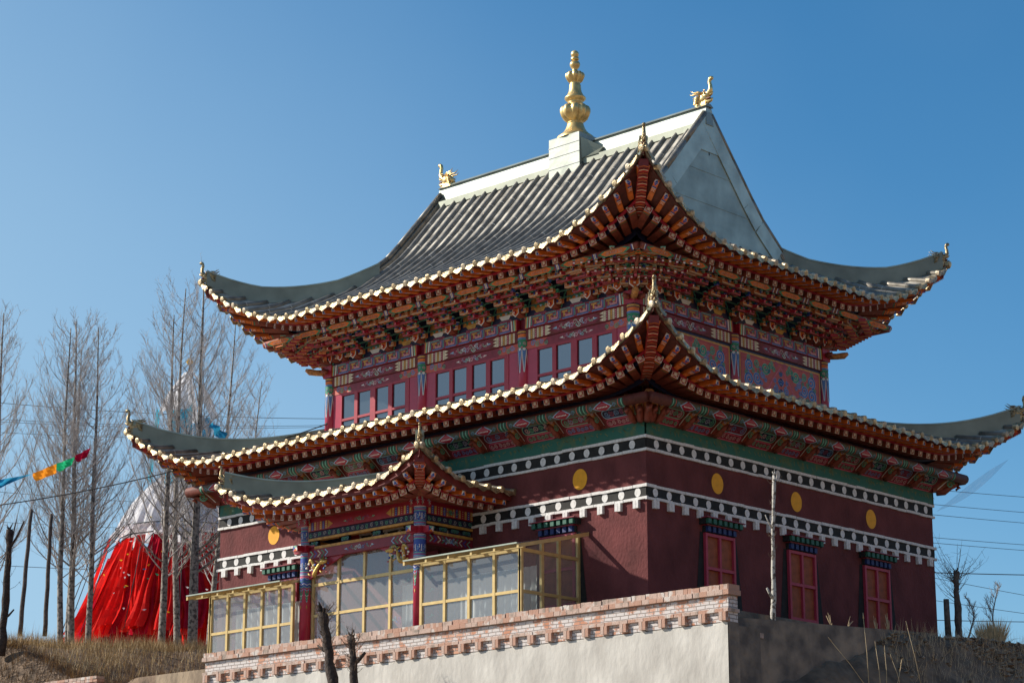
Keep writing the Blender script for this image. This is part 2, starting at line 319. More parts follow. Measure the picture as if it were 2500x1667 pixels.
# one flying rafter: local x = across, y = inward, z = up; outer end at origin
def fly_mesh():
    mb = MB(); h = .072; mb.hexa([V((-h, 0, -.12)), V((h, 0, -.12)), V((h, .82, -.12)), V((-h, .82, -.12)), V((-h, .0, .0)), V((h, 0, .0)), V((h, .82, 0)), V((-h, .82, 0))], 'orange')
    e = Fr((0, 0, -.12), (1, 0, 0), (0, 0, 1)); poly(mb, e, [(-.065, 0), (.065, 0), (.065, .12), (-.065, .12)], 'pw', .003)
    poly(mb, e, [(-.05, .008), (.05, .008), (0, .1)], 'blue', .006); poly(mb, e, [(.03, .06), (.062, .008), (.062, .115), (.012, .115)], 'orange', .006)
    b = Fr((0, .0, -.12), (-1, 0, 0), (0, 1, 0))  # underside
    quadf(mb, b, -.064, .24, .064, .262, 'pw', .003); stroke(mb, b, [(-.05, .30), (0, .35), (.05, .30)], .015, 'pw', .003); stroke(mb, b, [(-.05, .40), (0, .35), (.05, .40)], .015, 'pw', .003)
    quadf(mb, b, -.064, .18, .064, .235, 'blue', .003); poly(mb, b, [(-.064, .0), (.064, .0), (0, .17)], 'pink', .003); poly(mb, b, [(-.05, .0), (.05, .0), (0, .13)], 'blue', .006)
    quadf(mb, b, -.064, .43, .064, .446, 'darkred', .003); return mb
def square_mesh():
    mb = MB(); h = .105; mb.box((-h, 0, -h), (h, 1.0, h), 'rb'); e = Fr((0, 0, 0), (1, 0, 0), (0, 0, 1))
    quadf(mb, e, -.104, -.104, .104, .104, 'pw', .003); quadf(mb, e, -.09, -.09, .09, .09, 'redpaint', .005)
    for q in range(4):
        c, s_ = [(1, 0), (0, 1), (-1, 0), (0, -1)][q]; f = lambda a, b: (a * c - b * s_, a * s_ + b * c)
        poly(mb, e, [f(.05, 0), f(.088, .03), f(.075, 0), f(.088, -.03)], 'navy', .006)
        stroke(mb, e, [f(.012, .012), f(.088, .088)], .026, 'cream', .008); stroke(mb, e, [f(.03, .03), f(.088, .088)], .009, 'green', .010); poly(mb, e, [f(.035, .07), f(.07, .035), f(.09, .06), f(.06, .09)], 'green', .008) if 0 else None
        stroke(mb, e, [f(.0, .0), f(.06, 0)], .016, 'pw', .009)
    b = Fr((0, 0, -h), (-1, 0, 0), (0, 1, 0)); quadf(mb, b, -.1, .03, .1, .07, 'orange', .003); quadf(mb, b, -.1, .10, .1, .13, 'green', .003); return mb
FLY = SQ = None
def basisM(p, x, y, z):
    M = Matrix((x, y, z)).transposed().to_4x4(); M.translation = p; return M
def eaves(roof, par, k, sp_t, dcross, offc, fascia=True):
    """tile rolls, drip edge, soffit, rafters for one side"""
    Ls = roof.len[k]; n, u = side(k)
    drip = MB(); nt_ = max(1, round(Ls / sp_t)); step = Ls / nt_
    for i in range(nt_ + 1):
        t = i * step
        if t > Ls + .01: break
        p, du, dd, nn = roof.frame(k, min(max(t, .02), Ls - .02), 0)
        o = -dd; fr = Fr(p + nn * .07 + o * .05, du, nn); fr = Fr(p + nn * .055 + o * .06, du, du.cross(o) * -1 if du.cross(o).z < 0 else du.cross(o))
        drip_end(drip, p + nn * .06, du, o, nn, i < nt_ and step)
    drip.build('drip_edge', par)
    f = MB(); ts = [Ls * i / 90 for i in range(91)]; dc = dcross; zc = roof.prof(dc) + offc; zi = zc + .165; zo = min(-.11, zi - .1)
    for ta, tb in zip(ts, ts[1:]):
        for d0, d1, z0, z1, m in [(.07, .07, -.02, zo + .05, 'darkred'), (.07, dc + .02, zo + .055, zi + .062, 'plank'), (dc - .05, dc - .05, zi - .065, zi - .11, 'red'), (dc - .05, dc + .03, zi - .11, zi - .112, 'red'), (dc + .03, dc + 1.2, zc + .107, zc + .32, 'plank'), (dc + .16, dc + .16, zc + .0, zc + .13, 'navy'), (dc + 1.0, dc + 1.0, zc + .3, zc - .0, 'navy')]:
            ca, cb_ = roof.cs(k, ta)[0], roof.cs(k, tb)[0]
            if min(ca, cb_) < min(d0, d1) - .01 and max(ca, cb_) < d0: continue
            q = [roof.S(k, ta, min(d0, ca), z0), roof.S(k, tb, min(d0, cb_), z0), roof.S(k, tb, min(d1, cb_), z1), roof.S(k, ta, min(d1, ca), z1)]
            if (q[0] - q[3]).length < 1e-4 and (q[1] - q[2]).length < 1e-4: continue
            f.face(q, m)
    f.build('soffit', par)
    nr = round(Ls / .435); st = Ls / nr
    for i in range(nr):
        t = (i + .5) * st; c, sg = roof.cs(k, t); kk = .8 * max(0, 1 - c / (roof.Lc * .95)); at = lambda d: t - sg * kk * d
        if c < .2: continue
        def orient(a, b, ct):
            y = (b - a).normalized(); x = (roof.S(k, ct + .05, .5, 0) - roof.S(k, ct - .05, .5, 0)).normalized(); x = (x - x.dot(y) * y).normalized(); return basisM(a, x, y, x.cross(y))
        a, b = roof.S(k, at(.13), .13, zo + .055), roof.S(k, at(dc), dc, zi + .06); M = orient(a, b, t); RAFT['flying_rafter'].append((M, par, k))
        if roof.cs(k, at(dc))[0] > dc + .12:
            a, b = roof.S(k, at(dc), dc, zc), roof.S(k, at(dc + 1), dc + 1, zc + .2); RAFT['eave_rafter'].append((orient(a, b, at(dc)), par, k))
def drip_end(mb, p, u, o, n, step):
    o = (o + u * rnd.gauss(0, .07) + Z * rnd.gauss(0, .07)).normalized(); mt_ = rnd.choice(['drip', 'drip', 'drip2', 'drip3']); md_ = rnd.choice(['drip2', 'drip', 'drip3'])
    # round end tile with a boss, then the pointed drip plate between this roll and the next
    c = p + o * .10 - n * .03; k = 10
    ring = lambda r, q: [c + o * q + (u * math.cos(2 * math.pi * i / k) + n * math.sin(2 * math.pi * i / k)) * r for i in range(k)]
    a, b, d, e = ring(.09, -.14), ring(.095, 0), ring(.068, .010), ring(.02, .014)
    vs = a + b + d + e; mb.mesh(vs, [(j * k + i, j * k + (i + 1) % k, (j + 1) * k + (i + 1) % k, (j + 1) * k + i) for j in range(3) for i in range(k)] + [tuple(3 * k + i for i in range(k))], md_)
    if step:
        h = step; q = p + o * .06 - n * .05; pts = [(.07, .03), (h - .07, .03), (h - .06, -.05), (h * .74, -.085), (h * .60, -.115), (h * .5, -.14), (h * .40, -.115), (h * .26, -.085), (.06, -.05)]
        fr_ = [q + u * x + Z * y * .9 + n * y * .1 + o * (.02 + .05 * (1 - abs(2 * x / h - 1))) for x, y in pts]; bk = [v - o * .02 for v in fr_]
        m = len(pts); mb.mesh(fr_ + bk, [tuple(range(m)), tuple(range(m, 2 * m))[::-1]] + [(i, (i + 1) % m, m + (i + 1) % m, m + i) for i in range(m)], mt_)
        # curved pan lip joining to the roof
        mb.face([q + u * .08 + Z * .03, q + u * (h - .08) + Z * .03, q + u * (h - .08) + Z * .03 - o * .2, q + u * .08 + Z * .03 - o * .2], 'drip')
        stroke(mb, Fr(q + o * .085 - n * .0, u, Z), [(h * .25, -.02), (h * .38, -.06), (h * .5, -.10), (h * .62, -.06), (h * .75, -.02)], .016, 'bronze', 0)
def roll(mb, roof, k, t, d1, m='tile'):
    n_ = max(3, int(d1 / .5) + 2); r = .088; rings = []
    for i in range(n_ + 1):
        p, du, dd, nn = roof.frame(k, t, max(.001, d1 * i / n_)); rings.append([p + du * (r * math.cos(math.pi * j / 6)) + nn * (r * 1.15 * math.sin(math.pi * j / 6) + .005) for j in range(7)])
    vs = [v for g in rings for v in g]; mb.mesh(vs, [(i * 7 + j, i * 7 + j + 1, (i + 1) * 7 + j + 1, (i + 1) * 7 + j) for i in range(n_) for j in range(6)] + [tuple(n_ * 7 + j for j in range(7))], m, True)
    q = d1
    while q > .5 and d1 > 1:   # joint rings
        q -= .95
        if q > .2:
            p, du, dd, nn = roof.frame(k, t, q); a = [p + du * ((r + .006) * math.cos(math.pi * j / 6)) + nn * ((r * 1.15 + .006) * math.sin(math.pi * j / 6) + .005) for j in range(7)]
            mb.mesh(a + [v + dd * .035 for v in a], [(j, j + 1, 8 + j, 7 + j) for j in range(6)], 'tileflat', True)
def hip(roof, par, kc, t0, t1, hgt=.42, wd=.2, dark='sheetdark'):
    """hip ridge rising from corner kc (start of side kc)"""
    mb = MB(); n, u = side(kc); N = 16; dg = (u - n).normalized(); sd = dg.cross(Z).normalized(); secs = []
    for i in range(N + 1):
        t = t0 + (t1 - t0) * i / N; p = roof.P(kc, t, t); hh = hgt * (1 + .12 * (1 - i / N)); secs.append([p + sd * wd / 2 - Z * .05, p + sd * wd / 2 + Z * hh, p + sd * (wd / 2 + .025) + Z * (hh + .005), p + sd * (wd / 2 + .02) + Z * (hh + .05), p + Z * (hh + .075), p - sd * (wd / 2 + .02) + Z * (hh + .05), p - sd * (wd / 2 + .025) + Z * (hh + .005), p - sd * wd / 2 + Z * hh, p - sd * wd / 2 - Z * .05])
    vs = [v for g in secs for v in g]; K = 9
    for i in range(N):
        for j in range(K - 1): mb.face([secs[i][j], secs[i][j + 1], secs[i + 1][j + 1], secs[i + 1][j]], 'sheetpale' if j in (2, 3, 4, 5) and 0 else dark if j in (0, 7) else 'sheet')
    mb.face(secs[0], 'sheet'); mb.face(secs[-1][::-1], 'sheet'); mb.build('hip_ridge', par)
    # ribbed corner beam beneath the eave corner
    b = MB(); N = 30; A = .12; B = 2.35 if roof.len[0] > 10 else 1.7
    for i in range(N):
        t = A + (B - A) * i / N; tb = A + (B - A) * (i + 1) / N; p, q = roof.P(kc, t, t), roof.P(kc, tb, tb); dz = -.16 - .16 * min(1, (t - A) / 1.2); wd2 = .13
        hh = .20 + .10 * min(1, t); p += Z * dz; q += Z * dz; d = q - p; m = 'redpaint' if i % 2 else 'darkred'; e = .012 if i % 2 else 0
        b.hexa([p + sd * (wd2 + e) - Z * hh, p - sd * (wd2 + e) - Z * hh, q - sd * (wd2 + e) - Z * (hh + .0), q + sd * (wd2 + e) - Z * (hh + .0), p + sd * (wd2 + e), p - sd * (wd2 + e), q - sd * (wd2 + e), q + sd * (wd2 + e)], m)
        k = p - Z * (hh + .018); b.face([k + sd * (wd2 + .0), k - d * .35, k - sd * wd2, k - sd * wd2 + d * .22, k - d * .13, k + sd * wd2 + d * .22], 'cream' if i % 2 else 'orange')
    b.build('corner_beam', par)
def roof_full(name, roof, sides, dms, sp_t, dcross, offc, hips, hm):
    sf = MB()
    for k in sides: roof.grid(sf, k, 'tileflat', 0, 0, dms[k], 12)
    par = sf.build(name, T)
    for k in sides:
        Ls = roof.len[k]; rl = MB(); n_ = round(Ls / sp_t); st = Ls / n_
        for i in range(n_ + 1):
            t = i * st; c = roof.cs(k, t)[0]
            d1 = min(c - .12, dms[k](t)) if dms[k](t) < 7 else 7.2
            if d1 > .12 and -.01 < t < Ls + .01: roll(rl, roof, k, t, d1)
        rl.build('roll_tile', par, kind='stuff')
        eaves(roof, par, k, sp_t, dcross, offc)
    for kc in hips: hip(roof, par, kc, .12, hm)
    return par
UP = Roof(-.4, 14.4, -.4, 18.4, 19.62, [(0, 0), (1.3, .5), (3, 1.45), (3.85, 2.1), (4.84, 2.9), (5.4, 3.5), (6.34, 4.6), (7.4, 5.85)], 1.9, 4.3, .25, 7.4)
GY = 3.45   # distance of the gable planes from the eave ends
dA = lambda t: 7.4 if GY + .02 < t < 18.8 - GY - .02 else 3.85
dB = lambda t: 3.8
upper = roof_full('upper_roof', UP, [0, 1, 2, 3], [dA, dB, dA, dB], .5, .9, -.5, [0, 1, 2, 3], 3.95)
LO = Roof(-1.95, 15.95, -1.95, 19.95, 14.97, [(0, 0), (4.6, 1.2)], 1.42, 3.7, .28, 4.4)
lower = roof_full('lower_roof', LO, [0, 1, 2, 3], [lambda t: 4.4] * 4, .5, .85, -.41, [0, 1, 2, 3], 4.3)
PO = Roof(-3.75, -.02, 4.95, 13.05, 12.66, [(0, 0), (4, .9)], .72, 2.4, .25, 3.72, (1, 1, 0, 0))
portico = roof_full('portico_roof', PO, [0, 1, 3], [lambda t: 3.72, lambda t: 3.72, lambda t: 3.72, lambda t: 3.72], .5, .68, -.50, [0, 1], 3.6)
# rafters: the hundred nearest of each kind as parts, the rest as one
for nm, lst in RAFT.items():
    base = fly_mesh() if nm == 'flying_rafter' else square_mesh(); vis = [q for q in lst if q[2] in (0, 1)]
    vis.sort(key=lambda q: (q[0].translation - CAMP).length); src = None; rest = MB()
    for q in vis[:100]:
        if src is None:
            src = base.build(nm, None, origin=(0, 0, 0)); s0 = src; src.parent = q[1]; WL[src] = q[0].translation; M = q[0].copy(); M.translation = q[0].translation - WL[q[1]]; src.matrix_basis = M; tmp = src.data
        else: inst(src, q[1], q[0])
    keep = {q[0].translation.to_tuple(3) for q in vis[:100]}
    for q in lst:
        if q[0].translation.to_tuple(3) not in keep: bake(rest, tmp, q[0])
    rest.build(nm, T, kind='stuff', label='the further rows of painted rafter ends')
# ---------------- upper roof: gables, main ridge
for s_ in (0, 1):
    y = (-.4 + GY) if s_ == 0 else (18.4 - GY); sg = -1 if s_ == 0 else 1; yg = y - sg * .012
    g = MB(); xs = [3.85, 4.84, 5.4, 6.34, 7.4]; pts = [(-.4 + d, UP.ze + UP.prof(d)) for d in xs]; pr = [(14 - x, z) for x, z in pts[::-1][1:]]; al = pts + pr
    zb = 21.35; q = [V((x, yg, z + .03)) for x, z in al]; bot = [V((al[0][0] - .3, yg, zb)), V((al[-1][0] + .3, yg, zb))]
    # panelled gable, slightly buckled sheets with seams
    g.face([bot[0]] + q[:] + [bot[1]] if sg > 0 else ([bot[0]] + q + [bot[1]])[::-1], 'sheet')
    fr = Fr((0, yg, 0), (1, 0, 0) if sg < 0 else (-1, 0, 0), Z); sx = 1 if sg < 0 else -1
    for zz in (22.55, 23.6):
        xa = next(px_ for px_, pz in [(3.45 + (i * .05), UP.ze + UP.prof(3.85 + i * .05)) for i in range(72)] if pz > zz)
        g.box((xa, yg + sg * .0, zz), (14 - xa, yg + sg * .012, zz + .025), 'sheet') if sg > 0 else g.box((xa, yg - .012, zz), (14 - xa, yg, zz + .025), 'sheet')
    g.box((6.98, yg - .012, 24.2), (7.01, yg + .0, 25.5), 'steel') if sg < 0 else None
    for i in range(14):
        zz = 21.9 + i * .25; hw = 3.1 * (25.4 - zz) / 3.7
        for q_ in (7 - hw + .25, 7 + hw - .25):
            disc(g, fr, q_ * sx, zz, .014, 'steel', .004, 6)
    g.build('gable', upper)
    # verge board and its roll
    vb = MB()
    for sx in (0, 1):
        P_ = [((x if not sx else 14 - x), z) for x, z in pts]
        P_ = [P_[0]] + P_[1:]
        for (xa, za), (xb, zb2) in zip(P_, P_[1:]):
            d = V((xb - xa, 0, zb2 - za)).normalized(); nn = V((-d.z, 0, d.x)); nn = nn if nn.z > 0 else -nn
            a0, a1 = V((xa, 0, za)), V((xb, 0, zb2))
            def sl(y0, y1, n0, n1, m): vb.hexa([a0 + nn * n0 + V((0, y0, 0)), a1 + nn * n0 + V((0, y0, 0)), a1 + nn * n0 + V((0, y1, 0)), a0 + nn * n0 + V((0, y1, 0)), a0 + nn * n1 + V((0, y0, 0)), a1 + nn * n1 + V((0, y0, 0)), a1 + nn * n1 + V((0, y1, 0)), a0 + nn * n1 + V((0, y1, 0))], m)
            ys = sorted((y - .002 * sx * sg, y + sg * (.02 + .004 * sx))); sl(ys[0], ys[1], -.42, .18, 'sheetv')
            ys = sorted((y - sg * .02, y - sg * .24)); sl(ys[0], ys[1], 0.0, .14, 'tile')
            vb.tube([a0 + nn * .2 + V((0, y - sg * .05, 0)), a1 + nn * .2 + V((0, y - sg * .05, 0))], .10, 'tile', 8)
    ya, yb = sorted((y - sg * .005, y + sg * .014)); vb.hexa([V((6.4, ya, 24.3)), V((7.6, ya, 24.3)), V((7.6, yb, 24.3)), V((6.4, yb, 24.3)), V((6.85, ya, 25.75)), V((7.15, ya, 25.75)), V((7.15, yb, 25.75)), V((6.85, yb, 25.75))], 'sheetv')
    vb.build('verge', upper)
rg = MB(); rg.hexa([V((6.82, 3.0, 25.2)), V((7.18, 3.0, 25.2)), V((7.18, 15.0, 25.2)), V((6.82, 15.0, 25.2)), V((6.86, 3.05, 25.82)), V((7.14, 3.05, 25.82)), V((7.14, 14.95, 25.82)), V((6.86, 14.95, 25.82))], 'sheetpale')
rg.hexa([V((6.80, 3.0, 25.82)), V((7.2, 3.0, 25.82)), V((7.2, 15, 25.82)), V((6.8, 15, 25.82)), V((6.92, 3.02, 25.93)), V((7.08, 3.02, 25.93)), V((7.08, 14.98, 25.93)), V((6.92, 14.98, 25.93))], 'sheetpale')
rg.box((6.55, 3.3, 25.0), (7.45, 14.7, 25.22), 'sheetdark'); ridge = rg.build('roof_ridge', upper)
# spire and its metal clad base
sb = MB(); sb.hexa([V((6.42, 8.0, 24.3)), V((7.58, 8.0, 24.3)), V((7.58, 9.38, 24.3)), V((6.42, 9.38, 24.3)), V((6.42, 8.02, 26.12)), V((7.58, 8.02, 26.12)), V((7.58, 9.36, 26.12)), V((6.42, 9.36, 26.12))], 'sheetpale')
for zz in (25.05, 25.45, 25.8): sb.box((6.408, 8.0, zz), (6.418, 9.38, zz + .02), 'white')
sb.hexa([V((6.52, 7.3, 25.2)), V((7.48, 7.3, 25.2)), V((7.48, 8.0, 25.2)), V((6.52, 8.0, 25.2)), V((6.8, 7.3, 25.5)), V((7.2, 7.3, 25.5)), V((7.56, 8.0, 25.95)), V((6.46, 8.0, 25.95))], 'sheetdark')
sb.build('spire_base', upper)
sp = MB(); S = [(0, 25), (30, 42), (47, 60), (53, 90), (46, 108), (33, 120), (33, 124), (48, 127), (52, 150), (50, 160), (36, 165), (22, 172), (22, 186), (58, 192), (66, 215), (66, 235), (54, 262), (34, 285), (36, 302), (48, 325), (70, 328), (110, 338), (126, 360), (128, 385), (112, 425), (84, 455), (64, 465), (66, 488), (74, 500), (76, 540), (84, 590), (108, 640), (135, 668), (138, 682), (110, 712), (86, 730), (92, 735), (92, 745), (84, 748), (92, 754), (92, 762), (90, 768), (140, 772), (180, 795), (198, 830), (198, 870), (180, 925), (140, 965), (100, 990), (92, 960 + 36), (104, 1002), (104, 1012), (94, 1016), (106, 1022), (106, 1034), (112, 1045), (124, 1080), (150, 1125), (190, 1165), (236, 1200), (240, 1228)]
S = [(r, y) for r, y in S]; prof = [(r * .00262, 26.12 + (1228 - y) * .00268) for r, y in S]
lob = [.0] * len(S)
for i, (r, y) in enumerate(S):
    if 328 < y < 460 or 770 < y < 985: lob[i] = .34
sp.lathe((7, 8.69, 0), prof[::-1], 'goldspire', 64, 9, lob[::-1]); sp.build('spire', upper, label='tall golden lobed spire on the ridge')
# ---------------- dragon head finial (faces local +x)
def dragon():
    m = MB(); g = 'bronze'
    m.ball((.0, 0, .28), (.30, .17, .24), g, 10); m.ball((.16, 0, .36), (.2, .15, .15), g, 10); m.ball((-.18, 0, .22), (.24, .15, .22), g, 10)
    m.tube([(.15, 0, .40), (.30, 0, .44), (.38, 0, .56), (.37, 0, .74), (.33, 0, .90), (.36, 0, 1.02), (.44, 0, 1.06)], [.13, .12, .095, .08, .075, .08, .085], g, 8)   # raised trunk
    m.ball((.44, 0, 1.04), .085, g, 8); m.tube([(.3, 0, .36), (.42, 0, .38), (.50, 0, .46)], [.08, .05, .015], g, 6)
    m.tube([(.05, 0, .14), (.25, 0, .10), (.40, 0, .12), (.48, 0, .2)], [.12, .09, .06, .02], g, 8)     # lower jaw
    m.box((.1, -.1, .2), (.38, .1, .235), 'darkred')
    for s in (-1, 1):
        m.ball((.16, s * .13, .44), .055, g, 8); m.ball((.19, s * .165, .445), .022, 'navy', 6)
        m.tube([(.02, s * .1, .48), (-.15, s * .13, .56), (-.34, s * .15, .56), (-.52, s * .16, .68)], [.05, .042, .03, .008], g, 6)
        m.tube([(-.05, s * .12, .44), (-.24, s * .17, .47), (-.42, s * .18, .47), (-.56, s * .18, .54)], [.045, .038, .026, .006], g, 6)
        for k in range(5): m.tube([(-.06 - .03 * k, s * .15, .36 - .06 * k), (-.22 - .03 * k, s * .19, .33 - .07 * k), (-.40 + .02 * k, s * .18, .32 - .08 * k)], [.04, .034, .008], g, 5)
        for k in range(4): m.tube([(.16 + .07 * k, s * .08, .25), (.16 + .07 * k, s * .08, .19)], [.018, .004], 'cream', 5)
        m.tube([(.1, s * .1, .50), (.16, s * .13, .58), (.24, s * .13, .56)], [.03, .025, .01], g, 5)
    for k in range(7): m.tube([(.04 - .06 * k, 0, .52 - .012 * k * k), (-.02 - .08 * k, 0, .60 - .012 * k * k)], [.035, .006], g, 5)
    m.box((-.34, -.11, -.12), (.18, .11, .16), g); return m
D0 = None
def put_dragon(p, d, par, sc_, label, m='bronze'):
    global D0
    d = V(d).normalized(); M = basisM(V(p), d, Z.cross(d), Z) @ Matrix.Scale(sc_, 4)
    if D0 is None:
        D0 = dragon().build('dragon_finial', par, origin=(0, 0, 0)); WL[D0] = V(p); Q = M.copy(); Q.translation = V(p) - WL[par]; D0.matrix_basis = Q; o = D0
    else: o = inst(D0, par, M)
    o['label'] = label
    if 'golden' in label:
        o.data = o.data.copy(); o.data.materials[0] = MATS['gold']
DG = {'bronze': 1}
for rf, par, nm, sc_ in ((UP, upper, 'upper roof', .64), (LO, lower, 'lower roof', .68), (PO, portico, 'portico roof', .52)):
    for kc, cn in ((0, 'left'), (1, 'near'), (2, 'right'), (3, 'far')):
        if rf is PO and kc > 1: continue
        n, u = side(kc); dg = (n - u).normalized(); p = rf.P(kc, .16, .16) + Z * .14; put_dragon(p, dg, par, sc_, 'dragon head on the %s corner of the %s' % (cn, nm))
for y, d, cn in ((3.15, -1, 'near'), (14.85, 1, 'far')): put_dragon((7, y + (-.1 if d < 0 else .1) * -1, 25.93), (0, d, 0), upper, .80, 'golden dragon head on the %s end of the ridge' % cn)
# ================================================================ LOWER STOREY
H0 = 8.2
wb = MB(); wb.box((0, 0, H0), (L, W, 13.98), 'plaster'); lower_wall = wb.build('lower_wall', T)
def wall_fr(k, x0=0, x1=L, y0=0, y1=W, out=0):
    n, u = side(k); st = [V((x0, y1, 0)), V((x0, y0, 0)), V((x1, y0, 0)), V((x1, y1, 0))][k]; return Fr(st + n * out, u, Z), [y1 - y0, x1 - x0][k % 2]
def fbox(mb, fr, a0, a1, b0, b1, h0, h1, m):
    mb.hexa([fr.P(a0, b0, h1), fr.P(a1, b0, h1), fr.P(a1, b0, h0), fr.P(a0, b0, h0), fr.P(a0, b1, h1), fr.P(a1, b1, h1), fr.P(a1, b1, h0), fr.P(a0, b1, h0)], m)
def brickrow(mb, fr, Ls, b0, b1, h, m, lo=.28, hi=.5):
    a = -h; 
    while a < Ls + h:
        e = min(Ls + h, a + rnd.uniform(lo, hi)); j = rnd.uniform(-.008, .008)
        if Ls + h - e < .12: e = Ls + h
        fbox(mb, fr, a, e - .008, b0 + j, b1 + j + rnd.uniform(-.006, .006), 0, h + rnd.uniform(-.012, .006), m); a = e
for nm, zt, zb, h, sp_, tabs in (('upper_band', 13.61, 13.17, .065, .55, 0), ('lower_band', 12.25, 11.83, .065, .58, 1)):
    b = MB()
    for k in range(4):
        fr, Ls = wall_fr(k); fbox(b, fr, 0, Ls, zb + .04, zt - .04, .0, .028, 'black')
        brickrow(b, fr, Ls, zt - .078, zt, h, 'white'); brickrow(b, fr, Ls, zb, zb + .072, h, 'white')
        if k < 2:
            n_ = int(Ls / sp_); a0 = (Ls - (n_ - 1) * sp_) / 2
            for i in range(n_): disc(b, fr, a0 + i * sp_ + rnd.uniform(-.012, .012), (zt + zb) / 2 + rnd.uniform(-.01, .01), .108, 'white', .034, 18, .04, .122)
        if tabs:
            n_ = round(Ls / .64)
            for i in range(n_):
                a = (i + .5) * Ls / n_; wq = rnd.uniform(.085, .105)
                fbox(b, fr, a - wq, a - .006, zb - .225 + rnd.uniform(-.01, .01), zb - .002, 0, .10, 'white'); fbox(b, fr, a + .006, a + wq, zb - .225 + rnd.uniform(-.01, .01), zb - .002, 0, .10, 'white')
    b.build(nm, T)
for k, a in ((1, 3.09), (1, 6.8), (1, 10.6), (0, W - 2.4), (0, W - 15.35)):
    fr, Ls = wall_fr(k); d = MB(); r = .265; n_ = 36; pts = [(a + r * (1 + rnd.uniform(-.012, .012)) * math.cos(2 * math.pi * i / n_), 12.7 + (r + .03) * math.sin(2 * math.pi * i / n_)) for i in range(n_)]
    poly(d, fr, pts, 'yellow', .008); d.build('yellow_disc', T)
# windows with trapezoid surround and stepped canopy
def temple_window(k, a, z0=9.2, z1=11.22, wd=1.33):
    fr, Ls = wall_fr(k); P = fr.P(a, z0); win = empty('window', P, T); hw = wd / 2
    s_ = MB(); poly(s_, fr, [(a - hw - .42, z0 - .5), (a - hw, z0 - .5), (a - hw, z1 + .02), (a - hw - .14, z1 + .02)], 'black', .012); poly(s_, fr, [(a + hw, z0 - .5), (a + hw + .42, z0 - .5), (a + hw + .14, z1 + .02), (a + hw, z1 + .02)], 'black', .012); poly(s_, fr, [(a - hw, z0 - .5), (a + hw, z0 - .5), (a + hw, z0), (a - hw, z0)], 'black', .012)
    s_.build('window_surround', win)
    f = MB(); t = .085
    for b0, b1 in ((z0, z0 + t), (z1 - t, z1), (10.20, 10.20 + t)): fbox(f, fr, a - hw + t, a + hw - t, b0, b1, 0.01, .095, 'pinkred')
    for a0 in (a - hw, a + hw - t): fbox(f, fr, a0, a0 + t, z0, z1, 0.01, .10, 'pinkred')
    fbox(f, fr, a - t / 2, a + t / 2, z0 + t, z1 - t, .012, .09, 'pinkred'); f.build('window_frame', win)
    for a0, a1 in ((a - hw + t, a - t / 2), (a + t / 2, a + hw - t)):
        for b0, b1 in ((z0 + t, 10.2), (10.2 + t, z1 - t)):
            p = MB(); quadf(p, fr, a0, b0, a1, b1, 'panelbrown', .016); p.build('shutter_panel', win)
    c = MB(); 
    for row, (zb, zt, out, m, wc) in enumerate(((z1 + .02, z1 + .19, .17, 'canopyblue', hw + .02), (z1 + .22, z1 + .38, .30, 'canopygreen', hw + .16))):
        fbox(c, fr, a - wc, a + wc, zb, zt, 0, out - .09, 'black'); n_ = 6 if row == 0 else 7
        for i in range(n_):
            q = a - wc + (i + .5) * 2 * wc / n_; fbox(c, fr, q - .065, q + .065, zb + .01, zt - .01, out - .09, out, m)
        fbox(c, fr, a - wc - .03, a + wc + .03, zt, zt + .03, 0, out + .03, 'maroon')
    c.build('window_canopy', win)
for a in (3.06, 6.9, 10.7): temple_window(1, a)
temple_window(0, W - 3.2); temple_window(0, W - 14.75)
# painted doorway inside the glazed porch
dr = MB(); fr, Ls = wall_fr(0); fbox(dr, fr, 7.9, 10.1, H0, 11.35, 0, .08, 'maroon')
for a in (8.05, 9.05):
    quadf(dr, fr, a, 8.4, a + .9, 11.2, 'darkred', .085)
    for i in range(7): flowers(dr, fr, a + .45, 8.7 + i * .38, .7, .3, ('green', 'lgreen', 'blue', 'red'), 5, .09)
dr.build('painted_door', T)
# green frieze board with dull gold script-like pattern
gb = MB()
for k in range(4):
    fr, Ls = wall_fr(k); fbox(gb, fr, -.05, Ls + .05, 13.62, 13.98, 0, .05, 'greenboard')
    if k < 2:
        a = .2
        while a < Ls: 
            for q in range(rnd.randint(1, 3)): stroke(gb, fr, [(a, 13.86 + rnd.uniform(-.03, .03)), (a + rnd.uniform(.03, .12), 13.86 + rnd.uniform(-.12, .03))], .018, 'ochre2', .054)
            a += rnd.uniform(.08, .3)
gb.build('green_frieze', T)
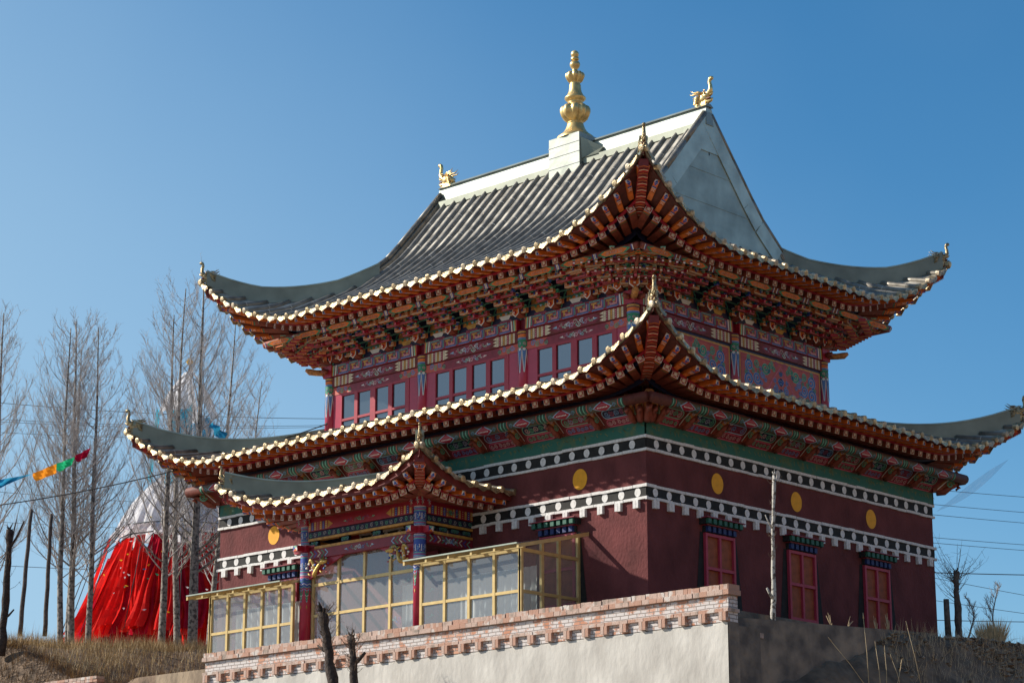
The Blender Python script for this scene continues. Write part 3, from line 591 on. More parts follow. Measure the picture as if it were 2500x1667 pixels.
# carved frieze: leaning board, painted cartouches, brackets and round purlin
PALS = [('pw', 'red', 'lgreen', 'green'), ('lgreen', 'green', 'pw', 'blue'), ('lblue', 'blue', 'pink', 'navy')]
def rrect(mb, fr, a0, b0, a1, b1, r, w_, m, fill=None, h=.004):
    pts = []
    for cx, cy, s0 in ((a1 - r, b1 - r, 0), (a0 + r, b1 - r, 1), (a0 + r, b0 + r, 2), (a1 - r, b0 + r, 3)):
        for i in range(4): t = (s0 + i / 3) * math.pi / 2; pts.append((cx + r * math.cos(t), cy + r * math.sin(t)))
    if fill: poly(mb, fr, pts, fill, h)
    stroke(mb, fr, pts, w_, m, h + .004, True)
for k in range(4):
    n, u = side(k); fr0, Ls = wall_fr(k); fz = MB(); st0 = fr0.P(0, 13.98, .04); vdir = (n * .42 + Z * .46).normalized(); fr = Fr(st0, u, vdir); HH = .62
    for e0, e1 in ((-.04, Ls + .04),):
        fz.face([fr.P(e0, 0), fr.P(e1, 0), fr.P(e1 + .42, HH), fr.P(e0 - .42, HH)], 'darkred')
    if k < 2:
        N = round(Ls / 1.45); sp_ = Ls / N
        for i in range(N):
            a = (i + .5) * sp_; p1, p2 = PALS[i % 3], PALS[(i + 1) % 3]
            rrect(fz, fr, a - .50, .03, a + .50, .24, .09, .022, 'pink', 'maroon'); rrect(fz, fr, a - .52, .29, a + .52, .55, .12, .025, p1[0] if p1[0] != 'pw' else 'lgreen', 'navy' if i % 2 else 'maroon')
            for q in range(6): spiral(fz, fr, a - .40 + q * .16, .135, .07, p2[0], p2[1], 1.3, 1 if q % 2 else -1, q, h=.012)
            for q in range(5): spiral(fz, fr, a - .36 + q * .18, .42, .095, p1[(q % 2) * 2], p1[(q % 2) * 2 + 1], 1.4, 1 if q % 2 else -1, q * 2, h=.012)
            stroke(fz, fr, [(a - .54, .27), (a + .54, .27)], .02, 'red', .006)
    fz.build('painted_frieze', T)
    pu = MB(); c0 = fr0.P(-.74, 14.42, .80); c1 = fr0.P(Ls + .74, 14.42, .80); pu.tube([c0, c1], .15, 'plank', 14)
    if k < 2:
        N = round(Ls / 1.45); sp_ = Ls / N
        class PC:  # frame on the purlin's lower outer side
            def P(s, a, b, h=0): t = b / .15; return fr0.P(a, 14.42, .80) + (n * math.cos(t) + Z * math.sin(t)) * (.15 + h)
        fc = PC()
        def grid_poly(pts, m, h):   # strips so that it follows the round beam
            poly(pu, fc, pts, m, h)
        for i in range(N):
            a = (i + .5) * sp_
            for j in range(6):
                b0, b1 = -.24 + j * .05, -.24 + (j + 1) * .05; q = lambda b: .30 * (1 - abs((b + .09) / .16))
                for e0, e1, m in ((-.72, .72, 'greendk'), (-.68, -.65, 'lgreen'), (.65, .68, 'lgreen'), (-.56, -.53, 'salmon'), (.53, .56, 'salmon'), (-.5, .5, 'brownpaint')):
                    quadf(pu, fc, a + e0 * sp_ / 1.45, b0, a + e1 * sp_ / 1.45, b1, m, .003 if m == 'greendk' else .006)
                qa, qb = max(0, q(b0)), max(0, q(b1)); poly(pu, fc, [(a - qa - .05, b0), (a + qa + .05, b0), (a + qb + .05, b1), (a - qb - .05, b1)], 'lblue', .009); poly(pu, fc, [(a - qa, b0), (a + qa, b0), (a + qb, b1), (a - qb, b1)], 'red', .012)
            for q_ in range(-3, 4): disc(pu, fc, a + q_ * .055, -.09, .02, 'pw', .016, 6)
            for q_ in (-.42, .42): spiral(pu, fc, a + q_, -.09, .07, 'lgreen', 'blue', 1.3, h=.01)
    pu.build('round_purlin', T)
def carved_bracket():  # local x across, y out, z up from the foot of the leaning board
    m = MB(); w_ = .115
    m.hexa([V((-w_, 0, 0)), V((w_, 0, 0)), V((w_, -.0, .34)), V((-w_, 0, .34)), V((-w_, .18, .03)), V((w_, .18, .03)), V((w_, .62, .40)), V((-w_, .62, .40))], 'rb')
    m.tube([(0, .10, -.0), (0, .28, .02), (0, .44, .14), (0, .60, .20), (0, .66, .12), (0, .58, .06)], [.085, .09, .08, .07, .05, .03], 'rb', 8)
    m.tube([(0, .16, .16), (0, .40, .30), (0, .66, .44)], [.12, .13, .12], 'ochre3', 6)
    for x in (-.12, .12):
        f = Fr((x, 0, 0), (0, 1 if x > 0 else -1, 0), Z); s_ = 1 if x > 0 else -1
        spiral(m, f, s_ * .42, .17, .10, 'lgreen', 'green', 1.4, s_, 0, h=.02); spiral(m, f, s_ * .62, .30, .07, 'pw', 'blue', 1.3, -s_, 2, h=.02)
        stroke(m, f, [(s_ * .1, .05), (s_ * .3, .22), (s_ * .5, .36)], .02, 'pw', .02)
    return m
CB = None
for k in range(2):
    n, u = side(k); fr0, Ls = wall_fr(k); N = round(Ls / 1.45)
    for i in range(N + 1):
        p = fr0.P(i * Ls / N, 14.0, .05)
        if i in (0, N): d = ((n - u) if i == 0 else (n + u)).normalized(); sc_ = 1.3
        else: d = n; sc_ = 1
        if i == N and k == 0: continue
        M = basisM(p, Z.cross(d) * -1 if 0 else d.cross(Z), d, Z) @ Matrix.Scale(sc_, 4)
        if CB is None:
            CB = carved_bracket().build('carved_bracket', T, origin=(0, 0, 0)); WL[CB] = p; Q = M.copy(); Q.translation = p - WL[T]; CB.matrix_basis = Q
        else: inst(CB, T, M)
for k_, sg_ in ((0, 1), (1, -1)):
    n, u = side(k_); fr0, Ls = wall_fr(k_); p = fr0.P(Ls if k_ == 0 else 0, 14.0, .06)
    for q_ in (.35, .8):
        d = (n + u * sg_ * q_).normalized(); inst(CB, T, basisM(p - u * sg_ * (.28 if q_ < .5 else .12), d.cross(Z), d, Z) @ Matrix.Scale(1.15, 4))
# ================================================================ UPPER STOREY
UX0, UX1, UY0, UY1 = 2.35, 11.65, 2.35, 15.4
ub = MB(); ub.box((UX0 + .02, UY0 + .02, 13.9), (UX1 - .02, UY1 - .02, 19.4), 'maroon'); ub.build('upper_wall', T)
CYL = [UY1 - i * (UY1 - UY0) / 3 for i in range(4)]; CXL = [UX0, 7.0, UX1]
def upper_column(x, y):
    c = MB(); c.tube([(x, y, 15.6), (x, y, 18.24)], .18, 'pinkcol', 24); f = Cy((x, y, 0), .18)
    def ring(b0, b1, m, h): 
        for i in range(24): a0, a1 = i * .18 * 2 * math.pi / 24, (i + 1) * .18 * 2 * math.pi / 24; quadf(c, f, a0, b0, a1, b1, m, h)
    ring(18.10, 18.22, 'navy', .006); ring(18.13, 18.19, 'ochre', .01); ring(17.98, 18.10, 'orange', .006); ring(17.93, 17.99, 'lblue', .01); ring(17.94, 17.97, 'blue', .013); ring(17.60, 17.93, 'green', .005)
    P_ = .18 * 2 * math.pi
    for i in range(8):
        a = i * P_ / 8; spiral(c, f, a, 17.80, .055, 'pw', 'red' if i % 2 else 'blue', 1.3, 1 if i % 2 else -1, i, h=.009); disc(c, f, a + P_ / 16, 17.68, .03, 'pink', .01, 7); disc(c, f, a, 17.62, .05, 'pw', .009, 8)
        hi, lo = 17.62, 16.90 + (.02 if i % 2 else 0)
        for j in range(12):
            b0, b1 = hi - (hi - lo) * j / 12, hi - (hi - lo) * (j + 1) / 12; w0, w1 = .068 * (1 - j / 13), .068 * (1 - (j + 1) / 13)
            poly(c, f, [(a - w0 - .008, b1 - .01), (a + w0 + .008, b1 - .01), (a + w0 + .016, b0), (a - w0 - .016, b0)], 'pw', .007); poly(c, f, [(a - w1 + .008, b1), (a + w1 - .008, b1), (a + w0 - .008, b0), (a - w0 + .008, b0)], 'blue2', .011); stroke(c, f, [(a - w1 * .8, b0), (a, b1), (a + w1 * .8, b0)], .012, 'lblue', .014)
    c.build('column', T)
for y in CYL: upper_column(UX0 - .02, y)
for x in CXL[1:]: upper_column(x, UY0 - .02)
upper_column(UX1, UY1)
def beam_bands(mb, fr, a0, a1, lint=True):
    """fret beam, cartouche beam and lintel between two columns"""
    fbox(mb, fr, a0, a1, 18.24, 18.60, 0, .16, 'red'); fbox(mb, fr, a0, a1, 17.88, 18.22, 0, .12, 'darkred'); fbox(mb, fr, a0, a1, 17.60, 17.87, 0, .07, 'maroon') if lint else None
    f1 = Fr(fr.P(0, 0, .16), fr.u, fr.v); f2 = Fr(fr.P(0, 0, .12), fr.u, fr.v); f3 = Fr(fr.P(0, 0, .07), fr.u, fr.v); Lb = a1 - a0
    N = round((Lb - .5) / .62); s_ = (Lb - .5) / N; z = 18.25
    for i in range(N):
        a = a0 + .25 + i * s_; k = s_ / .62
        quadf(mb, f1, a, z + .02, a + s_, z + .33, 'maroon', .003)
        for pts, m in (([(.03, .04), (.03, .31), (.45, .31), (.45, .21), (.36, .21)], 'green'), ([(.12, .03), (.59, .03), (.59, .28), (.5, .28)], 'blue'), ([(.52, .27), (.52, .10), (.26, .10), (.26, .16)], 'pink')):
            pts = [(a + x * k, z + y) for x, y in pts]; stroke(mb, f1, pts, .05, 'lblue' if m != 'pink' else 'pw', .006); stroke(mb, f1, pts, .030, m, .010)
        stroke(mb, f1, [(a + .10 * k, z + .235), (a + .33 * k, z + .235)], .05, 'ochre', .006); stroke(mb, f1, [(a + .20 * k, z + .21), (a + .20 * k, z + .09)], .06, 'ochre', .006)
        stroke(mb, f1, [(a + .38 * k, z + .15), (a + .45 * k, z + .15)], .045, 'ochre', .006)
    for e, sg in ((a0, 1), (a1, -1)):
        for j, m in enumerate(('ochre', 'lgreen', 'rb', 'pw')): poly(mb, f1, [(e + sg * (.02 + j * .05), z + .0), (e + sg * (.07 + j * .05), z), (e + sg * (.10 + j * .05), z + .34), (e + sg * (.05 + j * .05), z + .34)], m, .006)
    z = 17.90
    for e, sg in ((a0, 1), (a1, -1)):
        for j in range(9):
            m = ('cream', 'ochre', 'cream', 'red')[j % 4]; quadf(mb, f2, min(e + sg * (.12 + j * .085), e + sg * (.12 + j * .085 + sg * 0 + .07)), z, max(e + sg * (.12 + j * .085), e + sg * (.12 + j * .085) + sg * .07), z + .30, m, .004)
            for q in range(4): disc(mb, f2, e + sg * (.155 + j * .085), z + .05 + q * .07, .014, 'pw' if m == 'red' else 'rb', .009, 6)
        for q in range(3): poly(mb, f2, [(e + sg * .88, z + q * .1), (e + sg * .88, z + q * .1 + .1), (e + sg * 1.04, z + q * .1 + .05)], 'cream', .005)
        if not lint: continue
        for j in range(4): spiral(mb, f3, e + sg * (.26 + j * .18), 17.74 + .03 * (-1) ** j, .10 - .008 * j, 'lgreen' if j % 2 else 'lblue', 'green' if j % 2 else 'blue', 1.4, sg, j, h=.006)
        poly(mb, f3, [(e, 17.61), (e + sg * .85, 17.61), (e + sg * .7, 17.74), (e + sg * .85, 17.86), (e, 17.86)], 'salmon', .003)
    c = (a0 + a1) / 2; poly(mb, f2, [(c - 1.0, z + .15), (c - .8, z + .02), (c + .8, z + .02), (c + 1.0, z + .15), (c + .8, z + .28), (c - .8, z + .28)], 'maroon', .003)
    flowers(mb, f2, c, z + .15, min(1.5, Lb - 2.4), .30, ('lblue', 'pink', 'lgreen', 'pw'), 11, .008)
    if lint: flowers(mb, f3, c, 17.735, min(1.1, Lb - 2.6), .24, ('pw', 'pink', 'lblue', 'lgreen'), 9, .006)
for k in range(4):
    n, u = side(k); fr, Ls = wall_fr(k, UX0, UX1, UY0, UY1); nb = 3 if k % 2 == 0 else 2
    for b in range(nb):
        a0, a1 = b * Ls / nb + .17, (b + 1) * Ls / nb - .17; be = MB(); beam_bands(be, fr, a0, a1, k % 2 == 0); be.build('painted_beam', T)
        if k % 2 == 0:   # windows: two casements of two, each over a short lower pane
            win = empty('upper_window', fr.P((a0 + a1) / 2, 15.8), T); f = MB(); wd = a1 - a0; c = (a0 + a1) / 2
            fbox(f, fr, a0, a0 + .42, 15.4, 17.6, 0, .06, 'pinkcol'); fbox(f, fr, a1 - .42, a1, 15.4, 17.6, 0, .06, 'pinkcol')
            xs = [c - 1.58, c - .85, c - .08, c + .65]   # left edge of each pane
            xs = [c - 1.57, c - .82, c + .02, c + .80]; pw_ = .60
            edges = [a0 + .42] + [e for x in xs for e in (x, x + pw_)] + [a1 - .42]
            for e0, e1 in zip(edges[::2], edges[1::2]):
                if e1 > e0: fbox(f, fr, e0, e1, 15.4, 17.6, 0, .075, 'red')
            for x in xs:
                fbox(f, fr, x, x + pw_, 17.53, 17.6, 0, .07, 'red'); fbox(f, fr, x, x + pw_, 16.68, 16.76, 0, .07, 'red'); fbox(f, fr, x, x + pw_, 15.4, 15.9, 0, .07, 'red')
            f.build('window_frame', win)
            for x in xs:
                for b0, b1 in ((15.9, 16.68), (16.76, 17.53)):
                    g = MB(); quadf(g, fr, x, b0, x + pw_, b1, 'winglass', .02); g.build('window_pane', win)
        else:
            pn = MB(); fbox(pn, fr, a0, a1, 15.2, 17.88, 0, .07, 'navy'); f3 = Fr(fr.P(0, 0, .07), fr.u, fr.v); A0, A1, B0, B1 = a0 + .06, a1 - .06, 15.4, 17.80
            quadf(pn, f3, A0, B0, A1, B1, 'ochre', .004); quadf(pn, f3, A0 + .06, B0 + .06, A1 - .06, B1 - .06, 'salmon', .008); stroke(pn, f3, [(A0 + .1, B0 + .1), (A1 - .1, B0 + .1), (A1 - .1, B1 - .1), (A0 + .1, B1 - .1)], .02, 'red', .011, True)
            cx, cy = (a0 + a1) / 2, 16.66; dm = []
            for q in range(4):
                A = [(1.15, 0), (.62, .20), (.42, .50), (0, .95)]; s_x, s_y = [(1, 1), (-1, 1), (-1, -1), (1, -1)][q]; P4 = [(cx + s_x * x, cy + s_y * y) for x, y in A]; stroke(pn, f3, P4, .04, 'pink', .012)
            def sp_(x, y, r, c1, c2, d, ph):
                for sx_ in (1, -1):
                    for sy_ in (1, -1): spiral(pn, f3, cx + sx_ * x, cy + sy_ * y, r, c1, c2, 1.7, d * sx_ * sy_, ph if sx_ > 0 else math.pi - ph, r * .40, .012)
            for x, y, r, c in ((.78, .78, .21, 1), (1.22, .40, .20, 0), (1.22, .86, .14, 1), (1.62, .30, .23, 0), (1.60, .74, .21, 0), (1.95, .55, .15, 1), (.50, .93, .13, 1), (1.0, 1.0, .12, 1), (1.42, 1.02, .12, 0), (1.90, .20, .16, 0), (.95, .55, .12, 0), (1.40, .62, .09, 1), (1.88, .90, .10, 2), (.22, 1.0, .09, 2), (.80, .42, .08, 0), (1.02, .30, .09, 0), (.98, .12, .07, 1), (1.38, .10, .10, 1), (1.76, .50, .08, 1), (.62, .72, .08, 0), (1.02, .74, .08, 0), (1.62, .98, .10, 1), (1.15, .62, .07, 1), (.36, .82, .09, 1)):
                if x + r < (A1 - A0) / 2 - .12 and y + r < 1.1: sp_(x, y, r, 'lblue' if c == 0 else 'lgreen' if c == 1 else 'pink', 'blue' if c == 0 else 'green' if c == 1 else 'red', 1, x * 3)
            for x, y, r in ((.0, .45, .14), (.28, .22, .14), (.0, .12, .12), (.58, .08, .12), (.82, .04, .08), (.32, .48, .08), (0, .72, .09)): sp_(x, y, r, 'lblue', 'blue', 1, x * 5)
            for ex in (A0 + .25, A1 - .25):
                for ey in (B0 + .25, B1 - .25): spiral(pn, f3, ex, ey, .10, 'pink', 'red', 1.3, h=.012)
            pn.build('painted_panel', T)
# zone behind the brackets: navy boards with fruit bowl paintings, wavy green borders
for k in range(4):
    n, u = side(k); fr, Ls = wall_fr(k, UX0, UX1, UY0, UY1); bb = MB(); st_ = fr.P(0, 18.6, .06); fr2 = Fr(st_, u, (n * .12 + Z).normalized()); bb.face([fr2.P(-.06, 0), fr2.P(Ls + .06, 0), fr2.P(Ls + .2, 1.3), fr2.P(-.2, 1.3)], 'navy')
    nbk = 9 if k % 2 == 0 else 6; s_ = Ls / nbk
    if k < 2:
        for i in range(nbk):
            a = (i + .5) * s_; poly(bb, fr2, [(a - .36, .2), (a + .36, .2), (a + .32, .5), (a + .16, .72), (a, .95), (a - .16, .72), (a - .32, .5)], 'ochre3', .004)
            poly(bb, fr2, [(a - .26, .24), (a - .15, .1), (a + .15, .1), (a + .26, .24)], 'pw' if i % 2 else 'ochre', .008)
            for q in range(-3, 4): spiral(bb, fr2, a + q * .07, .05, .04, 'pink', None, 1.2, h=.008)
            for r_, (yy, cn) in enumerate(((.30, 4), (.38, 3), (.46, 2))):
                for q in range(cn): disc(bb, fr2, a + (q - (cn - 1) / 2) * .11, yy, .05, ('green', 'orange', 'lblue')[(q + r_) % 3], .01, 9)
            for sx_ in (1, -1): stroke(bb, fr2, [(a + sx_ * .66, .0), (a + sx_ * .56, .12), (a + sx_ * .54, .2), (a + sx_ * .46, .3), (a + sx_ * .42, .44), (a + sx_ * .3, .56), (a + sx_ * .22, .72), (a + sx_ * .1, .9)], .05, 'lgreen', .012); stroke(bb, fr2, [(a + sx_ * .66, .0), (a + sx_ * .56, .12), (a + sx_ * .54, .2), (a + sx_ * .46, .3), (a + sx_ * .42, .44), (a + sx_ * .3, .56), (a + sx_ * .22, .72), (a + sx_ * .1, .9)], .03, 'green', .016)
    for r_, (o, z) in enumerate(((.30, .26), (.58, .37), (.86, .475), (1.12, .58))):
        fbox(bb, fr, -o * .9, Ls + o * .9, 18.62 + z - .03, 18.62 + z, o - .04, o + .02, 'greendk')
        nb_ = int((Ls + 1.8 * o) / .15)
        for i in range(nb_):
            a = -o * .9 + (i + .5) * (Ls + 1.8 * o) / nb_
            if abs(((a / s_) + .5) % 1 - .5) > .25 + .075 * r_: continue
            fbox(bb, fr, a - .042, a + .042, 18.62 + z - .035, 18.62 + z + .03, o + .0, o + .06, ('rb2', 'red', 'green', 'rb', 'blue')[(i * 2 + r_) % 5]); fbox(bb, fr, a - .05, a + .05, 18.62 + z + .032, 18.62 + z + .056, o - .02, o + .08, 'lgreen' if i % 3 else 'pw')
    bb.build('bracket_board', T)
    # orange striped beam and cartouche purlin carried by the brackets
    pu = MB()
    for j, (dz, o) in enumerate(((19.262, 1.36), (19.225, 1.30))): fbox(pu, fr, -1.4, Ls + 1.4, dz, dz + .028, o - .05, o, 'orange')
    fbox(pu, fr, -1.42, Ls + 1.42, 19.245, 19.262, 1.26, 1.32, 'green'); pu.tube([fr.P(-1.55, 19.35, 1.60), fr.P(Ls + 1.55, 19.35, 1.60)], .10, 'rb', 12)
    if k < 2:
        f2 = Fr(fr.P(0, 19.35, 1.60), u, (Z * .9 + n * .4).normalized()); f2.n = u.cross(f2.v); f2 = Fr(f2.P(0, 0, .10), u, f2.v)
        for i in range(-1, nbk + 1):
            a = (i + .5) * s_; poly(pu, f2, [(a - .62, 0), (a - .4, -.10), (a + .4, -.10), (a + .62, 0), (a + .4, .07), (a - .4, .07)], 'green', .004); poly(pu, f2, [(a - .5, 0), (a - .33, -.085), (a + .33, -.085), (a + .5, 0), (a + .33, .06), (a - .33, .06)], 'orange', .008)
            for q in range(-3, 4): spiral(pu, f2, a + q * .09, -.012, .05, 'cream', 'red', 1.2, 1 if q % 2 else -1, q, h=.012)
            for e, m in ((-.70, 'pw'), (.70, 'pw'), (-.66, 'blue'), (.66, 'blue')): quadf(pu, f2, a + e - .015, -.09, a + e + .015, .07, m, .006)
    pu.build('eave_purlin', T)
def bracket_set(wide=1):
    m = MB()   # local x across, y out, z up
    def ob(cx, cy, cz, hx, hy, hz, c, e):
        m.box((cx - hx, cy - hy, cz - hz), (cx + hx, cy + hy, cz + hz), c); f = Fr((cx, cy + hy, cz), (-1, 0, 0), Z); t = min(.016, hz * .4)
        stroke(m, f, [(-hx + t, hz), (-hx + t, -hz + t), (hx - t, -hz + t), (hx - t, hz)], t * 1.3, e, .004)
        g = Fr((cx, cy, cz - hz), (1, 0, 0), (0, -1, 0)); 
        stroke(m, g, [(-hx + t, -hy + t), (hx - t, -hy + t)], t * 1.2, e, .004)
    # nose block with painted shield
    m.hexa([V((-.13, 0, 0)), V((.13, 0, 0)), V((.13, .30, .06)), V((-.13, .30, .06)), V((-.13, 0, .22)), V((.13, 0, .22)), V((.13, .34, .22)), V((-.13, .34, .22))], 'rb')
    f = Fr((0, .345, .13), (-1, 0, 0), Z); poly(m, f, [(-.13, .12), (-.13, -.05), (0, -.16), (.13, -.05), (.13, .12)], 'pw', .0); poly(m, f, [(-.105, .10), (-.105, -.035), (0, -.12), (.105, -.035), (.105, .10)], 'orange', .006); disc(m, f, 0, -.03, .035, 'pink', .01, 8)
    for k in range(5):
        o = .18 + .275 * k; z = .15 + .105 * k; w_ = (.34 + .08 * k) * wide; c = 'rb' if k % 2 else 'ochre3'; e = 'pink' if k % 2 else 'cream'
        ob(0, o, z, w_, .055, .042, 'rb' if k % 2 else 'rb2', e)
        nb = 3 + (k > 0) + (k > 2)
        for i in range(nb):
            x = -w_ + .06 + i * (2 * w_ - .12) / (nb - 1); ob(x, o + .01, z + .075, .052, .062, .032, ('rb2', 'red', 'green', 'blue2')[(i + k) % 4], e); m.box((x - .06, o - .055, z + .108), (x + .06, o + .085, z + .132), 'lgreen' if (i + k) % 3 else 'pw')
        # tongue
        m.hexa([V((-.04, o, z - .05)), V((.04, o, z - .05)), V((.03, o + .20, z - .085)), V((-.03, o + .20, z - .085)), V((-.04, o, z + .04)), V((.04, o, z + .04)), V((.03, o + .25, z + .0)), V((-.03, o + .25, z + .0))], 'red'); g = Fr((0, o + .23, z - .04), (-1, 0, 0), Z); quadf(m, g, -.028, -.038, .028, .03, e, .004)
        for sx_ in (-1, 1): m.box((sx_ * w_ * .52 - .025, o - .2, z + .0), (sx_ * w_ * .52 + .025, o + .07, z + .06), 'green' if k % 2 else 'blue')
    return m
BS = BC = None
def put(src, mk, nm, p, d, sc_):
    M = basisM(p, d.cross(Z), d, Z) @ Matrix.Scale(sc_, 4)
    if src is None:
        src = mk().build(nm, T, origin=(0, 0, 0)); WL[src] = p; Q = M.copy(); Q.translation = p - WL[T]; src.matrix_basis = Q
    else: inst(src, T, M)
    return src
for k in range(4):
    n, u = side(k); fr, Ls = wall_fr(k, UX0, UX1, UY0, UY1); nbk = 9 if k % 2 == 0 else 6; s_ = Ls / nbk
    for i in range(1, nbk): BS = put(BS, bracket_set, 'bracket_set', fr.P(i * s_, 18.62, .05), n, 1)
    dg = (n - u).normalized(); p = fr.P(0, 18.6, 0)
    BS = put(BS, bracket_set, 'bracket_set', p + Z * .03, dg, 1.22)
    for j, off in ((1, .42), (1, .78)):
        BS = put(BS, bracket_set, 'bracket_set', fr.P(off, 18.66, .05) , (n * 1 - u * .35).normalized() if off < .5 else n, .95 if off < .5 else .9)
        n2, u2 = side((k - 1) % 4); BS = put(BS, bracket_set, 'bracket_set', p + (-u2) * off + n2 * .05 + Z * .06, (n2 + u2 * .35).normalized() if off < .5 else n2, .95 if off < .5 else .9)
# sawtooth rows of carved arms that fan under each corner
def fan():
    m = MB()
    for r_, (o, z, nn_) in enumerate(((.65, .22, 10), (1.05, .34, 14), (1.45, .46, 18))):
        for i in range(nn_):
            t = (i / (nn_ - 1) - .5); x = t * (1.3 + .6 * r_) * 1.25; y = o - abs(t) * (.9 + .2 * r_) * .75
            m.box((x - .028, y - .18, z - .04), (x + .028, y + .02, z + .04), 'red' if (i + r_) % 2 else 'rb2'); f = Fr((x, y + .02, z), (-1, 0, 0), Z); quadf(m, f, -.026, -.04, .026, .0, 'pw', .003); m.box((x - .035, y - .05, z + .045), (x + .035, y + .03, z + .06), 'lgreen')
    m.tube([(0, .1, .15), (0, 1.5, .5)], .05, 'rb', 5); return m
FN = None
for k in range(4):
    n, u = side(k); fr, Ls = wall_fr(k, UX0, UX1, UY0, UY1); FN = put(FN, fan, 'corner_bracket_fan', fr.P(0, 18.62, 0), (n - u).normalized(), 1.15)
    blk = MB(); p = fr.P(0, 18.42, 0); d = (n - u).normalized(); blk.obb(p + d * .0, (u, n, Z), (.2, .2, .2), 'red'); blk.tube([p + d * .15, p + d * .5, p + d * .72 + Z * .03, p + d * .86 + Z * .10], [.11, .10, .11, .05], 'ochre3', 8); blk.tube([p + n * .15, p + n * .42], .09, 'rb', 4); blk.tube([p - u * .15, p - u * .42], .09, 'rb', 4); blk.build('corner_block', T)
# ================================================================ PORTICO
PX, PY = -2.05, (6.65, 11.45)
def porch_column(y):
    c = MB(); c.tube([(PX, y, H0), (PX, y, 12.3)], .17, 'pinkcol', 24); f = Cy((PX, y, 0), .17); P_ = 2 * math.pi * .17
    def ring(b0, b1, m, h):
        for i in range(24): quadf(c, f, i * P_ / 24, b0, (i + 1) * P_ / 24, b1, m, h)
    for b0, b1 in ((11.62, 12.22), (10.72, 11.42)):
        ring(b0, b1, 'blue', .004)
        for i, m in enumerate(('pw', 'lblue', 'pink', 'lgreen')): ring(b0 + .02 + i * .04, b0 + .04 + i * .04, m, .008); ring(b1 - .04 - i * .04, b1 - .02 - i * .04, m, .008)
        for i in range(6):
            a = i * P_ / 6; z = b0 + .2
            for pts, m in (([(.01, 0), (.01, .18), (.13, .18), (.13, .09)], 'pw'), ([(.04, 0), (.15, 0), (.15, .05)], 'ochre'), ([(.05, .13), (.09, .13), (.09, .05), (.05, .05)], 'lblue')): stroke(c, f, [(a + x, z + yy) for x, yy in pts], .022, m, .009)
    ring(10.38, 10.72, 'blue', .004); ring(10.66, 10.72, 'pink', .008)
    for i in range(6):
        a = i * P_ / 6
        for j in range(9):
            m = ('lblue', 'green', 'pw', 'lgreen')[j % 4]; z = 10.62 - j * .085; w_ = .085 * (1 - max(0, j - 3) / 6.5)
            if j > 2: poly(c, f, [(a - w_, z + .09), (a + w_, z + .09), (a + w_ * .82, z), (a - w_ * .82, z)], 'blue' if j < 5 else 'green', .006)
            stroke(c, f, [(a - w_, z + .05), (a, z), (a + w_, z + .05)], .018, m, .010)
        disc(c, f, a, 9.80, .02, 'ochre', .01, 6, ry=.06)
    c.box((PX - .21, y - .21, 11.42), (PX + .21, y + .21, 11.62), 'red'); c.box((PX - .23, y - .23, 12.2), (PX + .23, y + .23, 12.52), 'red')
    for k in range(4):
        n, u = side(k); p = V((PX, y, 11.52)) + n * .21; c.obb(p + n * .12, (u, n, Z), (.10, .12, .09), 'red'); f2 = Fr(p + n * .24, u, Z); poly(c, f2, [(-.09, -.08), (.09, -.08), (0, 0)], 'orange', .003); poly(c, f2, [(.09, -.08), (.09, .08), (0, 0)], 'pw', .003); poly(c, f2, [(.09, .08), (-.09, .08), (0, 0)], 'lgreen', .003); poly(c, f2, [(-.09, .08), (-.09, -.08), (0, 0)], 'blue', .003)
        f3 = Fr(V((PX, y, 12.36)) + n * .23, u, Z)
        for q in (-.13, .13):
            for j in range(8): t = j * math.pi / 4; stroke(c, f3, [(q, 0), (q + .07 * math.cos(t), .13 * math.sin(t))], .018, ('lblue', 'pink', 'lgreen', 'pw')[j % 4], .004)
    c.build('portico_column', T)
for y in PY: porch_column(y)
